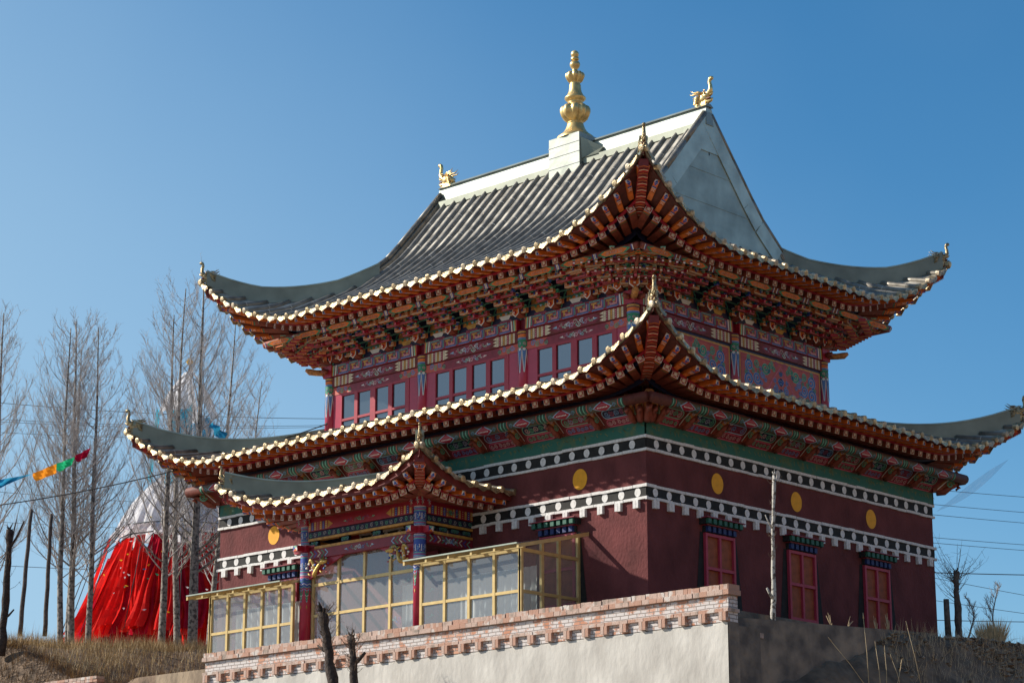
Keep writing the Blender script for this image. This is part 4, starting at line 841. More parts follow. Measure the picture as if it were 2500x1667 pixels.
def porch_beams(fr, a0, a1, mid=True):
    mb = MB(); Lb = a1 - a0; c = (a0 + a1) / 2
    fbox(mb, fr, a0, a1, 12.02, 12.30, -.12, .12, 'red'); fbox(mb, fr, a0 - .4, a1 + .0, 12.30, 12.5, -.10, .10, 'red'); fbox(mb, fr, a0, a1, 11.82, 12.0, -.09, .09, 'navy'); fbox(mb, fr, a0, a1, 11.74, 11.81, -.1, .1, 'ochre'); fbox(mb, fr, a0, a1, 11.48, 11.56, -.1, .1, 'ochre'); fbox(mb, fr, a0, a1, 11.20, 11.47, -.10, .10, 'maroon')
    f = Fr(fr.P(0, 0, .12), fr.u, fr.v); g = Fr(fr.P(0, 0, .09), fr.u, fr.v); h = Fr(fr.P(0, 0, .10), fr.u, fr.v)
    for e, sg in ((a0, 1), (a1, -1)):
        for j in range(7): x = sorted((e + sg * (.04 + j * .12), e + sg * (.13 + j * .12))); quadf(mb, f, x[0], 12.04, x[1], 12.28, ('ochre', 'blue', 'ochre', 'red')[j % 4], .004); [disc(mb, f, (x[0] + x[1]) / 2, 12.07 + q * .06, .014, 'cream', .008, 6) for q in range(4)]
        poly(mb, f, [(e + sg * .88, 12.04), (e + sg * .88, 12.28), (e + sg * 1.1, 12.16)], 'ochre', .004)
        for j in range(5): stroke(mb, h, [(e + sg * (.12 + j * .16), 11.24), (e + sg * (.24 + j * .16), 11.335), (e + sg * (.12 + j * .16), 11.43)], .04, ('lgreen', 'blue', 'cream', 'green', 'lblue')[j], .004)
    flowers(mb, f, c, 12.16, Lb * .26, .2, ('lgreen', 'blue', 'pink', 'green'), 7); flowers(mb, h, c, 11.335, Lb * .24, .22, ('lblue', 'blue', 'lgreen', 'pw'), 7)
    N = int(Lb / .2)
    for i in range(N): a = a0 + (i + .5) * Lb / N; spiral(mb, g, a, 11.91, .07, 'pw' if i % 2 else 'lgreen', 'navy' if i % 2 else 'green', 1.2, 1 if i % 2 else -1, i * 2, h=.006); stroke(mb, g, [(a - .09, 11.86), (a, 11.96), (a + .09, 11.86)], .02, 'navy', .004)
    if mid:
        for q in (0, 1 / 3, 2 / 3, 1):
            a = a0 + .22 + (Lb - .44) * q; fbox(mb, fr, a - .16, a + .16, 11.57, 11.73, -.05, .05, 'navy')
            for s_ in (-.1, 0, .1): spiral(mb, Fr(fr.P(0, 0, .05), fr.u, fr.v), a + s_, 11.65, .06, 'lblue' if s_ else 'lgreen', 'green', 1.3, h=.005); poly(mb, Fr(fr.P(0, 0, .05), fr.u, fr.v), [(a - .26, 11.72), (a + .26, 11.72), (a + .12, 11.6), (a - .12, 11.6)], 'blue', .002)
    return mb
porch_beams(Fr((PX, PY[1], 0), (0, -1, 0), Z), .17, PY[1] - PY[0] - .17).build('portico_beam', T)
porch_beams(Fr((PX, PY[0], 0), (1, 0, 0), Z), .17, 2.04).build('portico_beam', T)
porch_beams(Fr((-.0, PY[1], 0), (-1, 0, 0), Z), .01, 1.88).build('portico_beam', T)
# arch board and carved dragons in the two upper corners of the opening
def carved_dragon(y0, sg):
    m = MB(); rg = random.Random(5)
    q = [(0, 11.2), (1.5, 11.2), (1.2, 11.08), (.95, 10.98), (.6, 10.9), (.42, 10.78), (0, 10.62)]
    for h in (-.03, .03): m.face([V((PX + h, y0 + sg * a, b)) for a, b in q], 'red')
    for (a, b), (c, d) in zip(q, q[1:] + q[:1]): m.face([V((PX - .03, y0 + sg * a, b)), V((PX - .03, y0 + sg * c, d)), V((PX + .03, y0 + sg * c, d)), V((PX + .03, y0 + sg * a, b))], 'red')
    X = PX - .16; P = lambda a, b, o=0: V((X - o, y0 + sg * a, b)); body = []
    for i in range(26):
        t = i / 25; body.append(P(.14 + .62 * t + .05 * math.sin(t * 9), 10.86 + .28 * math.sin(t * 8.5 + .6) * (1 - .3 * t) + .12 * t, .05 * math.sin(t * 14)))
    m.tube(body, [.03 + .035 * math.sin(math.pi * min(1, i / 25 * 1.2)) for i in range(26)], 'carvegold', 7)
    for i in range(0, 25, 1): m.tube([body[i], body[i] + V((-.05, 0, .075))], [.02, .003], 'green', 4)
    hd = body[-1]; m.ball(hd, (.09, .12, .08), 'carvegold', 8); m.tube([hd, hd + V((-.02, sg * .16, -.01)), hd + V((-.02, sg * .2, .03))], [.06, .045, .02], 'carvegold', 6)
    for s_ in (-1, 1): m.tube([hd, hd + V((s_ * .05, -sg * .09, .12))], [.022, .004], 'cream', 5)
    for a, b in ((.12, 10.76), (.62, 10.80), (.45, 11.12), (.22, 11.1)):
        for k in range(3): m.tube([P(a, b), P(a + .07, b - .05, .03), P(a + .11 + .015 * k, b - .09 + .03 * k, .02)], [.026, .018, .006], 'carvegold', 5)
    for k in range(34):
        p = P(rg.uniform(.05, 1.0), rg.uniform(10.72, 11.15), rg.uniform(-.06, .05)); m.ball(p, (.02, rg.uniform(.03, .06), rg.uniform(.02, .04)), rg.choice(['pw', 'green', 'blue', 'lgreen', 'cream', 'red']), 6)
    m.build('carved_dragon', T)
carved_dragon(PY[0] + .17, 1); carved_dragon(PY[1] - .17, -1)
ce = MB(); ce.box((-3.0, 6.3, 12.5), (0, 11.8, 12.56), 'plank'); ce.build('portico_ceiling', T)
# ================================================================ SUNROOM
SR = empty('sunroom', (-1.2, 9, H0), label='gold framed glass sunroom built along the foot of the left wall behind the brick parapet', cat='sunroom')
XS = -2.35; rails = ((10.41, 10.50), (9.30, 9.38), (H0, 8.35))
def glazing(fr, posts, rails, z0, z1, d0=-.045, d1=.045, t=.045, ztop=None):
    f = MB(); zt = ztop or (lambda a: z1)
    for a in posts: f.hexa([fr.P(a - t, z0, d1), fr.P(a + t, z0, d1), fr.P(a + t, z0, d0), fr.P(a - t, z0, d0), fr.P(a - t, zt(a), d1), fr.P(a + t, zt(a), d1), fr.P(a + t, zt(a), d0), fr.P(a - t, zt(a), d0)], 'frameyel')
    for b0, b1 in rails:
        for p, q in zip(posts, posts[1:]): fbox(f, fr, p + t, q - t, b0, b1, d0 + .01, d1 - .008, 'frameyel')
    f.build('sunroom_frame', SR)
    zs = sorted([z0] + [(b0 + b1) / 2 for b0, b1 in rails[:-1]] + [z1])
    for p, q in zip(posts, posts[1:]):
        for e0, e1 in zip(zs, zs[1:]):
            if e1 - e0 < .15: continue
            jt = [rnd.uniform(-.012, .012) for _ in range(2)]; g = MB(); g.face([fr.P(p + t, e0 + .04, jt[0]), fr.P(q - t, e0 + .04, jt[1]), fr.P(q - t, min(e1, zt(q)) - .02, -jt[0]), fr.P(p + t, min(e1, zt(p)) - .02, -jt[1])], 'sunglass'); g.build('glass_pane', SR)
frS = Fr((XS, 18, 0), (0, -1, 0), Z)
glazing(frS, [18 - y for y in (15.42, 14.63, 13.83, 13.04, 12.25, 11.66)], rails, H0, 10.5)
glazing(frS, [18 - y for y in (6.24, 5.32, 4.38, 3.43, 2.48)], rails, H0, 10.5)
frC = Fr((-1.93, 18, 0), (0, -1, 0), Z); glazing(frC, [18 - y for y in (11.22, 10.12, 9.02, 7.94, 6.88)], ((10.40, 10.49), (9.50, 9.58), (H0, 8.35)), H0, 11.22)
slope = lambda a: 10.5 + .62 * (a) / 2.35
glazing(Fr((XS, 2.45, 0), (1, 0, 0), Z), [.0, .82, 1.50, 2.30], ((10.41, 10.50), (9.30, 9.38), (H0, 8.35)), H0, 11.1, ztop=slope)
glazing(Fr((0, 15.45, 0), (-1, 0, 0), Z), [.05, .82, 1.58, 2.35], ((10.41, 10.50), (9.30, 9.38), (H0, 8.35)), H0, 11.1, ztop=lambda a: slope(2.35 - a))
for y0, y1, n_ in ((2.1, 6.45, 5), (11.65, 16.0, 6)):
    g = MB(); g.face([V((-2.85, y0, 10.52)), V((-2.85, y1, 10.52)), V((-.05, y1, 11.2)), V((-.05, y0, 11.2))], 'sunglass'); g.build('glass_roof', SR)
    st = (y1 - y0) / n_
    for i in range(n_ + 1):
        y = y0 + i * st; b = MB(); b.hexa([V((-2.86, y - .035, 10.40)), V((-2.86, y + .035, 10.40)), V((-.02, y + .035, 11.07)), V((-.02, y - .035, 11.07)), V((-2.86, y - .035, 10.50)), V((-2.86, y + .035, 10.50)), V((-.02, y + .035, 11.18)), V((-.02, y - .035, 11.18))], 'frameyel'); b.build('sunroom_rafter', SR)
    b = MB(); b.box((-2.9, y0, 10.51), (-2.84, y1, 10.545), 'sheet'); b.box((-2.62, y0, 10.44), (-2.55, y1, 10.47), 'frameyel'); b.build('sunroom_gutter', SR)
cu = MB(); N = 60
for nm_, y0, y1 in (('behind the right hand bays of the gold framed sunroom', 2.6, 6.3), ('at the right of the door behind the central glazing', 7.0, 7.9), ('behind the left hand bays of the gold framed sunroom', 11.8, 15.3)):
    cu = MB(); k = int((y1 - y0) / .06)
    for i in range(k):
        a, b = y0 + (y1 - y0) * i / k, y0 + (y1 - y0) * (i + 1) / k; w_ = lambda y: -1.5 + .035 * math.sin(y * 26) + .03 * math.sin(y * 9)
        cu.face([V((w_(a), a, H0)), V((w_(b), b, H0)), V((w_(b), b, 10.15)), V((w_(a), a, 10.15))], 'cloth', True)
    tag(cu.build('curtain'), 'white curtain hanging ' + nm_, 'curtain', 'white curtains in the sunroom')

# ================================================================ PARAPET, RETAINING WALLS
XB, YB0, YB1 = -3.2, -5.17, 14.58
pw = empty('brick_parapet', (XB, 4.7, 7.7), label='low red brick parapet with flaking whitewash and dentils in front of the sunroom', cat='brick wall')
b = MB(); b.box((XB + .0, YB0 + .0, 7.72), (XB + .36, YB1, 8.42), 'brickwhite'); b.build('parapet_wall', pw)
b = MB(); y = YB1 + .07
while y > YB0 - .07:
    e = max(YB0 - .07, y - rnd.uniform(.20, .26)); j = rnd.uniform(-.012, .012); b.box((XB - .075 + j, e + .008, 8.365), (XB + .42, y - .004, 8.485 + j * .5), 'brick1' if rnd.random() < .55 else 'brick2')
    y = e
y = YB1 + .05
while y > YB0 - .05:
    e = max(YB0 - .05, y - rnd.uniform(.11, .13) * (1 if rnd.random() < .6 else 2)); j = rnd.uniform(-.012, .012); b.box((XB - .05 + j, e + .008, 8.49), (XB + .40, y - .004, 8.61 + j), 'brick1' if rnd.random() < .5 else 'brick2'); y = e
b.build('parapet_cap', pw); b = MB()
y = YB1 + .05
while y > YB0 - .05:
    e = max(YB0 - .05, y - rnd.uniform(.23, .27)); j = rnd.uniform(-.01, .01); b.box((XB - .07 + j, e + .01, 7.955), (XB + .39, y - .004, 8.04), 'brick1' if rnd.random() < .6 else 'brick2'); y = e
b.build('corbel_course', pw)
src = None; n_ = 31
for i in range(n_ + 1):
    y = YB0 + .12 + i * (YB1 - YB0 - .24) / n_; p = V((XB - .0, y, 7.74))
    if src is None:
        d = MB(); d.box((-.10, -.105, 0), (.08, -.008, .212), 'brick1'); d.box((-.105, .004, 0), (.08, .10, .210), 'brick2'); src = d.build('dentil', pw, origin=(0, 0, 0)); WL[src] = p; src.location = p - WL[pw]; sb_ = src
    else: inst(src, pw, Matrix.Translation(p))
rw = empty('retaining_wall', (XB, 4.7, 3), label='pale cement rendered retaining wall under the brick parapet, its right end grey and weathered', cat='retaining wall')
b = MB(); per = (YB1 - YB0 - .24) / n_
ys = [YB0 + i * per / 6 for i in range(int((YB1 - YB0) / per * 6) + 1)] + [YB1]; tp = lambda y: 7.72 - .07 * abs(math.sin(math.pi * (y - YB0 - .12) / per)) + .02 * math.sin(y * 7.3)
for a, c in zip(ys, ys[1:]): b.face([V((XB - .02, c, 1)), V((XB - .02, a, 1)), V((XB - .02, a, tp(a))), V((XB - .02, c, tp(c)))], 'render'); b.face([V((XB - .02, c, tp(c))), V((XB - .02, a, tp(a))), V((XB + .01, a, tp(a))), V((XB + .01, c, tp(c)))], 'render')
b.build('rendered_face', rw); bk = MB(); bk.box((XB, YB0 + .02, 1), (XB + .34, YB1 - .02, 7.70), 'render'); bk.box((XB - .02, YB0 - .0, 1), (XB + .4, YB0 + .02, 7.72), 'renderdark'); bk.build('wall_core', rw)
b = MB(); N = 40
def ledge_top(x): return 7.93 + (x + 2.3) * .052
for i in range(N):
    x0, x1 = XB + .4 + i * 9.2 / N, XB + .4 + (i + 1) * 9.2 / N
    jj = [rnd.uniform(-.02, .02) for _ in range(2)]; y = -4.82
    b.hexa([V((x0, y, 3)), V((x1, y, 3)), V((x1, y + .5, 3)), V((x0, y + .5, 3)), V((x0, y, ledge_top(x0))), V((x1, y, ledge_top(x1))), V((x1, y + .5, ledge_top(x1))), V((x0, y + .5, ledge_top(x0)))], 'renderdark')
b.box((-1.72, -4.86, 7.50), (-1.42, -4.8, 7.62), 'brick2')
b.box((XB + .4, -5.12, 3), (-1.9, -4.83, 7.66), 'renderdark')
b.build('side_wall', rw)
# ================================================================ GROUND
def sstep(a, b, x): t = max(0, min(1, (x - a) / (b - a))); return t * t * (3 - 2 * t)
def fbm(x, y):
    return .5 * math.sin(x * 1.3 + 2 * math.sin(y * .7)) * math.sin(y * 1.1 + 1.3) + .25 * math.sin(x * 3.1 + y * 1.7) + .18 * math.sin(x * 5.3 - y * 6.1) + .1 * math.sin(x * 11.3 + y * 9.7)
def gh(x, y):
    plat = 8.2; crest = 10.1 + .072 * max(-5, min(x, 40)) + .12 * fbm(x * .5, y * .4)
    t = sstep(19.5, 26.2, y); h = plat - .25 * sstep(18.2, 19, y) + (crest - plat + .25) * t ** .8 - 2.5 * sstep(34, 90, y)
    if x > 3 and y < .2: h = plat + .18 * sstep(4, 9, x) + .03 * max(0, min(x, 40) - 9)
    foot = 6.1 + .325 * max(0, min(6.8, x + 1.8)) + .055 * max(0, min(x, 20) - 5) + .14 * fbm(x * 1.2, y)
    if x < XB - .03 or y < -4.5:
        D = math.hypot(max(0, XB - x), max(0, -4.95 - y)); 
        if x < XB and y > -5: foot = 4 + (h - 4) * sstep(14.8, 19, y)
        elif x < XB: foot = 4 + (foot - 4) * sstep(-8, 0, x - XB - 0)
        h = min(h, foot - .95 * D - .3 * math.sin(min(D, 3) * 1.1) + (.12 * fbm(x * 2.1, y * 2.3) if D < 8 else 0))
    if y < -90: h = max(h, -1.4 + min(120, (-90 - y) * .48 * (1 + .15 * fbm(x * .02, y * .02))))   # unseen slope added behind the viewer as warm fill for the right face
    return max(h, -1.4 + .05 * fbm(x * .3, y * .3))
def axis(a, b, fine0, fine1, step, coarse):
    o = []; x = a
    while x < b: o.append(x); x = min(x + coarse, fine0) if x < fine0 - 1e-6 else x + (step if x < fine1 else coarse)
    return o + [b]
xs = axis(-400, 420, -12, 24, .3, 12); ys_ = axis(-400, 520, -14, 34, .3, 12); gm = MB(); vs = [V((x, y, gh(x, y))) for y in ys_ for x in xs]; nx_ = len(xs)
gm.mesh(vs, [(j * nx_ + i, j * nx_ + i + 1, (j + 1) * nx_ + i + 1, (j + 1) * nx_ + i) for j in range(len(ys_) - 1) for i in range(nx_ - 1) if not (0.3 < xs[i] < 13.4 and .3 < ys_[j] < 17.4)], 'soil', True)
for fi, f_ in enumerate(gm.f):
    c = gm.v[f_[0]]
    if (-4.2 < c[0] < 30 and -9 < c[1] < .5 and c[2] > 2) or (c[0] > -9 and 17 < c[1] < 27 and c[2] > 4): gm.m[fi] = gm.mi('shadesoil')  # shade of the mound and left bank slope put into the soil colour
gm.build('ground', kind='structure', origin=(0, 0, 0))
# earth clods on the mound
cl = MB(); rg = random.Random(3)
for i in range(3200):
    x = rg.uniform(3.5, 17) if i % 2 else rg.uniform(7, 12.5); y = -5.0 - abs(rg.gauss(0, .8)) + .35; z = gh(x, y); r = rg.uniform(.012, .06) * (2.2 if rg.random() < .05 else 1)
    if math.sin(x * 2.3 + y * 3) + math.sin(x * .9 - 1) < -.3: continue
    cl.ball((x, y, z + r * .2), (r * rg.uniform(.6, 1.6), r * rg.uniform(.6, 1.4), r * rg.uniform(.5, 1)), 'clod' if rg.random() < .7 else 'shadesoil', 5, .45, rg)
for i in range(260):
    x = rg.uniform(5, 16); y = -4.9 - abs(rg.gauss(0, .5)); z = gh(x, y); d = V((rg.gauss(0, .15), rg.gauss(0, .1) - .05, rg.gauss(0, .1))); cl.tube([V((x, y, z + .02)), V((x, y, z + .05)) + d, V((x, y, z - .05)) + d * 2], [.006, .005, .002], 'clod', 3, False)
tag(cl.build('earth_clods'), kind='stuff', label='loose clods and roots on the earth mound')
# dry grass
gr = MB(); rg = random.Random(11)
for i in range(46000):
    x = rg.uniform(-3.0, 16); y = rg.uniform(19.3, 29) if rg.random() < .8 else rg.uniform(25, 27.5)
    if x > 9 and rg.random() < .6: continue
    dens = sstep(19.5, 23.2, y) * (0.6 + .4 * math.sin(x * 2.1 + y * 1.7) * math.sin(y * 3.3 + x));
    if rg.random() > dens: continue
    z = gh(x, y); h = rg.uniform(.15, .55) * (1.7 if rg.random() < .06 else 1); a = rg.uniform(0, 6.28); lx, ly = rg.gauss(0, .12), rg.gauss(0, .12); w_ = .008
    gr.face([V((x - w_ * math.cos(a), y - w_ * math.sin(a), z - .03)), V((x + w_ * math.cos(a), y + w_ * math.sin(a), z - .03)), V((x + lx * h / .4, y + ly * h / .4, z + h))], 'grass' if rg.random() < .7 else 'straw')
for i in range(5000):
    x = rg.uniform(-3.4, 8); y = rg.uniform(18.3, 22.5); z = gh(x, y); h = rg.uniform(.06, .3); lx, ly = rg.gauss(0, .1), rg.gauss(0, .1); gr.face([V((x - .008, y, z - .03)), V((x + .008, y, z - .03)), V((x + lx, y + ly, z + h))], 'twigdark' if rg.random() < .6 else 'grass')
for i in range(14000):
    x = rg.uniform(-9, -2.8); y = rg.uniform(18.8, 27.5); z = gh(x, y); h = rg.uniform(.08, .4); lx, ly = rg.gauss(0, .1), rg.gauss(0, .1); gr.face([V((x - .009, y, z - .03)), V((x + .009, y, z - .03)), V((x + lx, y + ly, z + h))], 'grass' if rg.random() < .45 else 'twigdark')
for i in range(1500):
    x = rg.uniform(3.5, 15); y = -4.9 - abs(rg.gauss(0, .8)); z = gh(x, y); h = rg.uniform(.1, .5); lx, ly = rg.gauss(0, .12), rg.gauss(0, .12); gr.face([V((x - .008, y, z - .03)), V((x + .008, y, z - .03)), V((x + lx, y + ly, z + h))], 'straw')
tag(gr.build('dry_grass'), kind='stuff', label='dry golden grass along the crest of the bank')
# ================================================================ TREES
def bare_tree(name, base, top, r0, seed, spread=1.65, nb=52, m='twig', mt='bark', low=.22, label=None, cat='tree', group=None, dens=1.0, twigs=True):
    rg = random.Random(seed); base, top = V(base), V(top); H = (top - base).length; ax = (top - base).normalized()
    N = 22; bend = V((rg.uniform(-.2, .2), rg.uniform(-.2, .2), 0)); P = lambda t: base + (top - base) * t + bend * math.sin(t * math.pi) + V((.05 * math.sin(t * 11 + seed), .05 * math.cos(t * 9 + seed), 0)) * min(1, t * 3)
    tr = MB(); tr.tube([P(i / N) for i in range(N + 1)], [r0 * (1 - .9 * (i / N)) + .006 for i in range(N + 1)], mt, 8)
    root = empty(name, base, label=label, cat=cat, group=group); tr.build('trunk', root)
    br = MB()
    for b in range(int(nb * dens)):
        t = low + (1 - low) * (b + rg.random()) / (nb * dens) * .97; p = P(t); az = rg.uniform(0, 6.283) if b % 2 else rg.uniform(0, 6.283); up = rg.uniform(.75, 1.25)
        ln = H * (.34 * (1 - t) ** .75 + .05) * rg.uniform(.5, 1.2); dr = V((math.cos(az), math.sin(az), 0)); pts = [p]; n_ = 7; r = max(.006, r0 * (1 - .9 * t) * rg.uniform(.16, .34))
        for i in range(n_):
            q = (i + 1) / n_; d = (dr * (spread * .55 * (1 - .55 * q)) + Z * up * (.55 + .9 * q)).normalized(); pts.append(pts[-1] + d * ln / n_ + V((rg.uniform(-1, 1), rg.uniform(-1, 1), rg.uniform(-1, 1))) * ln * .012)
        br.tube(pts, [r * (1 - .85 * i / n_) + .003 for i in range(n_ + 1)], m if r < .03 else mt, 4, False)
        if not twigs: continue
        nt_ = int(10 + ln * 6)
        for w_ in range(nt_):
            q = rg.uniform(.15, 1); i = min(n_ - 1, int(q * n_)); a = pts[i].lerp(pts[i + 1], q * n_ - i); dd = (pts[i + 1] - pts[i]).normalized(); sd = V((rg.gauss(0, 1), rg.gauss(0, 1), rg.gauss(0, .5))).normalized()
            l2 = rg.uniform(.25, .8) * (ln * .22 + .2); d2 = (dd * .9 + sd * .75 + Z * .25).normalized(); c = a + d2 * l2 * .5 + Z * l2 * .03; e = a + d2 * l2 + Z * l2 * .12
            br.tube([a, c, e], [.0058, .0042, .002], m, 3, False)
            for _ in range(2):
                f_ = rg.uniform(.3, .9); a2 = a.lerp(e, f_); s2 = V((rg.gauss(0, 1), rg.gauss(0, 1), rg.gauss(0, .6))).normalized(); br.tube([a2, a2 + (d2 * .7 + s2 * .7 + Z * .3).normalized() * l2 * .4], [.0035, .0015], m, 3, False)
    br.build('crown', root); return root
G_ = 'bare poplars on the bank left of the temple'
TREES = [  # base px x, top px, top py, plane y, r0, label
    (-30, 8, 764, 33, .15, 'bare poplar cut by the left edge of the photo behind the dead stump', 2),
    (150, 172, 800, 30, .12, 'slim grey poplar, first trunk of the tight cluster right of the two wooden poles', 3),
    (176, 186, 783, 31, .14, 'tallest poplar of the tight cluster right of the two wooden poles', 4),
    (165, 200, 850, 32, .10, 'thin white barked poplar in the tight cluster right of the wooden poles', 5),
    (216, 242, 800, 30, .12, 'single poplar standing between the trunk cluster and the red prayer cloths', 6),
    (394, 425, 770, 31, .15, 'poplar with a white barked base in front of the middle of the red prayer cloths', 7),
    (436, 453, 705, 32, .14, 'tall slim poplar just left of the thickest trunk before the prayer cloths', 8),
    (470, 497, 690, 30, .20, 'thickest poplar rising to the left corner of the lower roof', 9),
    (508, 575, 790, 33, .13, 'leaning poplar nearest the temple wall above the sunroom end', 10),
    (560, 640, 930, 40, .10, 'small poplar partly hidden behind the left end of the temple', 12)]
for bx, tx, ty, yp, r0, lb, sd in TREES:
    b = px(bx, 1548, 1, yp); b.z = gh(b.x, b.y) - .1; t = px(tx, ty, 1, yp + .3); bare_tree('poplar_tree', b, t, r0, sd, label=lb, group=G_, nb=66 if yp < 40 else 46)
# wooden poles
for bx, tx, ty, lb in ((48, 76, 1246, 'leaning wooden pole, left of the pair of bare poles on the bank'), (109, 125, 1257, 'upright wooden pole, right of the pair of bare poles on the bank')):
    b = px(bx, 1552, 1, 28); t = px(tx, ty, 1, 28); m = MB(); n_ = 10; m.tube([b.lerp(t, i / n_) + V((.012 * math.sin(i * 2), 0, 0)) for i in range(n_ + 1)], [.085 - .02 * i / n_ for i in range(n_ + 1)], 'polewood', 9); m.ball(t, .064, 'polewood', 6); tag(m.build('wooden_pole'), lb, 'pole', 'bare wooden poles')
# pollarded and dead trunks
def stump(name, pts, r0, r1, seed, label, m='deadwood', sprouts=30, sp_l=.5, cat='tree stump', forks=()):
    rg = random.Random(seed); root = empty(name, pts[0], label=label, cat=cat); b = MB(); n_ = 16; P_ = []
    for i in range(n_ + 1):
        q = i / n_ * (len(pts) - 1); j = min(len(pts) - 2, int(q)); P_.append(V(pts[j]).lerp(V(pts[j + 1]), q - j) + V((rg.uniform(-1, 1), rg.uniform(-1, 1), 0)) * r0 * .12)
    b.tube(P_, [(r0 + (r1 - r0) * i / n_) * (1 + rg.uniform(-.12, .14) + (.35 if i > n_ - 3 else 0)) for i in range(n_ + 1)], m, 9)
    for i in range(12): p = P_[-1 - rg.randint(0, 2)]; a = rg.uniform(0, 6.28); b.tube([p, p + V((math.cos(a) * r1 * 1.3, math.sin(a) * r1 * 1.3, rg.uniform(.05, .22)))], [r1 * .5, .01], m, 5)
    for f0, d, l, r in forks: p = P_[int(f0 * n_)]; b.tube([p, p + V(d) * l * .5, p + V(d) * l + Z * l * .15], [r, r * .8, r * .55], m, 7)
    b.build('trunk', root); t = MB()
    for i in range(sprouts):
        p = P_[int(n_ * rg.uniform(.25, 1) ** .6)]; a = rg.uniform(0, 6.28); d = V((math.cos(a), math.sin(a), rg.uniform(.2, 1.6))).normalized(); l = sp_l * rg.uniform(.3, 1); q = p + d * l * .5 + Z * .03; e = q + (d + Z * .5).normalized() * l * .5
        t.tube([p, q, e], [.008, .006, .002], 'twigdark', 4, False)
        for _ in range(3): a2 = p.lerp(e, rg.uniform(.4, 1)); t.tube([a2, a2 + V((rg.gauss(0, 1), rg.gauss(0, 1), rg.gauss(0, 1))).normalized() * l * .2], [.004, .002], 'twigdark', 3, False); t.ball(a2, .012, 'twigdark', 4) if rg.random() < .4 else None
    t.build('twig', root); return root
q = lambda x, y, X=-5.2: px(x, y, 0, X)
stump('pollarded_stump', [q(838, 1800), q(812, 1667), q(798, 1560), q(786, 1488)], .165, .10, 1, 'thick dark pollarded stump in front of the brick parapet', forks=((.62, (-.3, .75, .35), .45, .05),), sprouts=70, sp_l=.75)
stump('pollarded_stump', [q(868, 1800, -5.0), q(864, 1667, -5.0), q(862, 1600, -5.0), q(857, 1552, -5.0)], .13, .07, 2, 'shorter dark pollarded stump right of the thick one before the parapet', forks=((.60, (.3, -.8, .6), .4, .07),), sprouts=60, sp_l=.6)
stump('dead_trunk', [q(2, 1600, -3.6), q(12, 1480, -3.6), q(20, 1360, -3.6), q(24, 1292, -3.6)], .15, .08, 3, 'black dead trunk with snapped top at the left edge of the photo', forks=((.75, (.2, -.6, .9), .9, .045), (.8, (.1, -.25, 1), .9, .035), (.25, (.2, -.8, .4), .5, .05)), sprouts=26, sp_l=.7, cat='dead tree')
Q = lambda x, y, Y=-4.55: px(x, y, 1, Y)
stump('young_birch', [Q(1887, 1530), Q(1889, 1440), Q(1887, 1300), Q(1890, 1160)], .07, .035, 4, 'thin pale topped birch stem before the maroon wall between two windows', m='birch', sprouts=46, sp_l=.3, cat='tree', forks=((.72, (-.6, 0, .5), .5, .025), (.95, (.7, .1, 1.1), .3, .018), (.25, (-.9, 0, .7), .3, .05)))
b_ = px(2330, 1545, 1, -2.2); r_ = stump('pollarded_tree', [px(2342, 1560, 1, -2.2), px(2338, 1480, 1, -2.2), px(2334, 1430, 1, -2.2), px(2336, 1395, 1, -2.2)], .11, .07, 5, 'twin trunk pollarded tree with long thin shoots right of the temple', m='polewood', sprouts=46, sp_l=1.5, cat='tree', forks=((.0, (-.25, -.1, .0), .55, .09),))
mm = MB(); mm.tube([px(2316, 1560, 1, -2.3), px(2312, 1500, 1, -2.3), px(2310, 1462, 1, -2.3)], [.1, .09, .085], 'polewood', 8); mm.build('side_trunk', r_)
for bx, tx, ty, yp, lb, sd in ((2432, 2440, 1420, 2, 'faint thin leafless sapling near the right edge of the photo', 21), (2362, 2358, 1455, 1, 'small leafless sapling just right of the pollarded tree', 22)):
    b = px(bx, 1560, 1, yp); t = px(tx, ty, 1, yp); bare_tree('sapling', b, t, .03, sd, nb=16, label=lb, group='thin saplings right of the temple', dens=.9)
# straw tuft, tall stems on the mound
sb2 = MB(); rg = random.Random(9); c0 = px(2418, 1555, 1, -4)
for i in range(420):
    a = rg.uniform(0, 6.28); rr = rg.uniform(0, .4); p = c0 + V((math.cos(a) * rr, math.sin(a) * rr, -.15)); d = V((math.cos(a) * rr * .8 + rg.gauss(0, .07), math.sin(a) * rr * .8 + rg.gauss(0, .07), rg.uniform(.35, .75))); w_ = V((.009, -.009, 0)); sb2.face([p - w_, p + w_, p + d], 'straw')
tag(sb2.build('straw_tuft'), 'pale bushy tuft of dry straw at the right end of the mound', 'plant')
for i, (x0, y0, x1, y1) in enumerate(((2122, 1680, 2108, 1510), (2150, 1680, 2138, 1580), (2118, 1680, 2030, 1565), (2165, 1680, 2160, 1590), (2200, 1680, 2178, 1610), (2250, 1680, 2215, 1530), (2186, 1690, 2200, 1620))):
    m = MB(); a, b = px(x0, y0, 1, -6.4), px(x1, y1, 1, -6.4); m.tube([a, a.lerp(b, .5) + V((.03, 0, .02)), b], [.012, .009, .006], 'straw', 5); m.tube([b, b + (b - a).normalized() * .16], [.018, .004], 'straw', 5); tag(m.build('dry_stem'), ['tallest straight', 'short leaning', 'long bent leftmost', 'middle', 'right middle', 'rightmost curved', 'small hooked'][i] + ' dry grass stem before the earth mound', 'plant', 'dry stems before the mound')
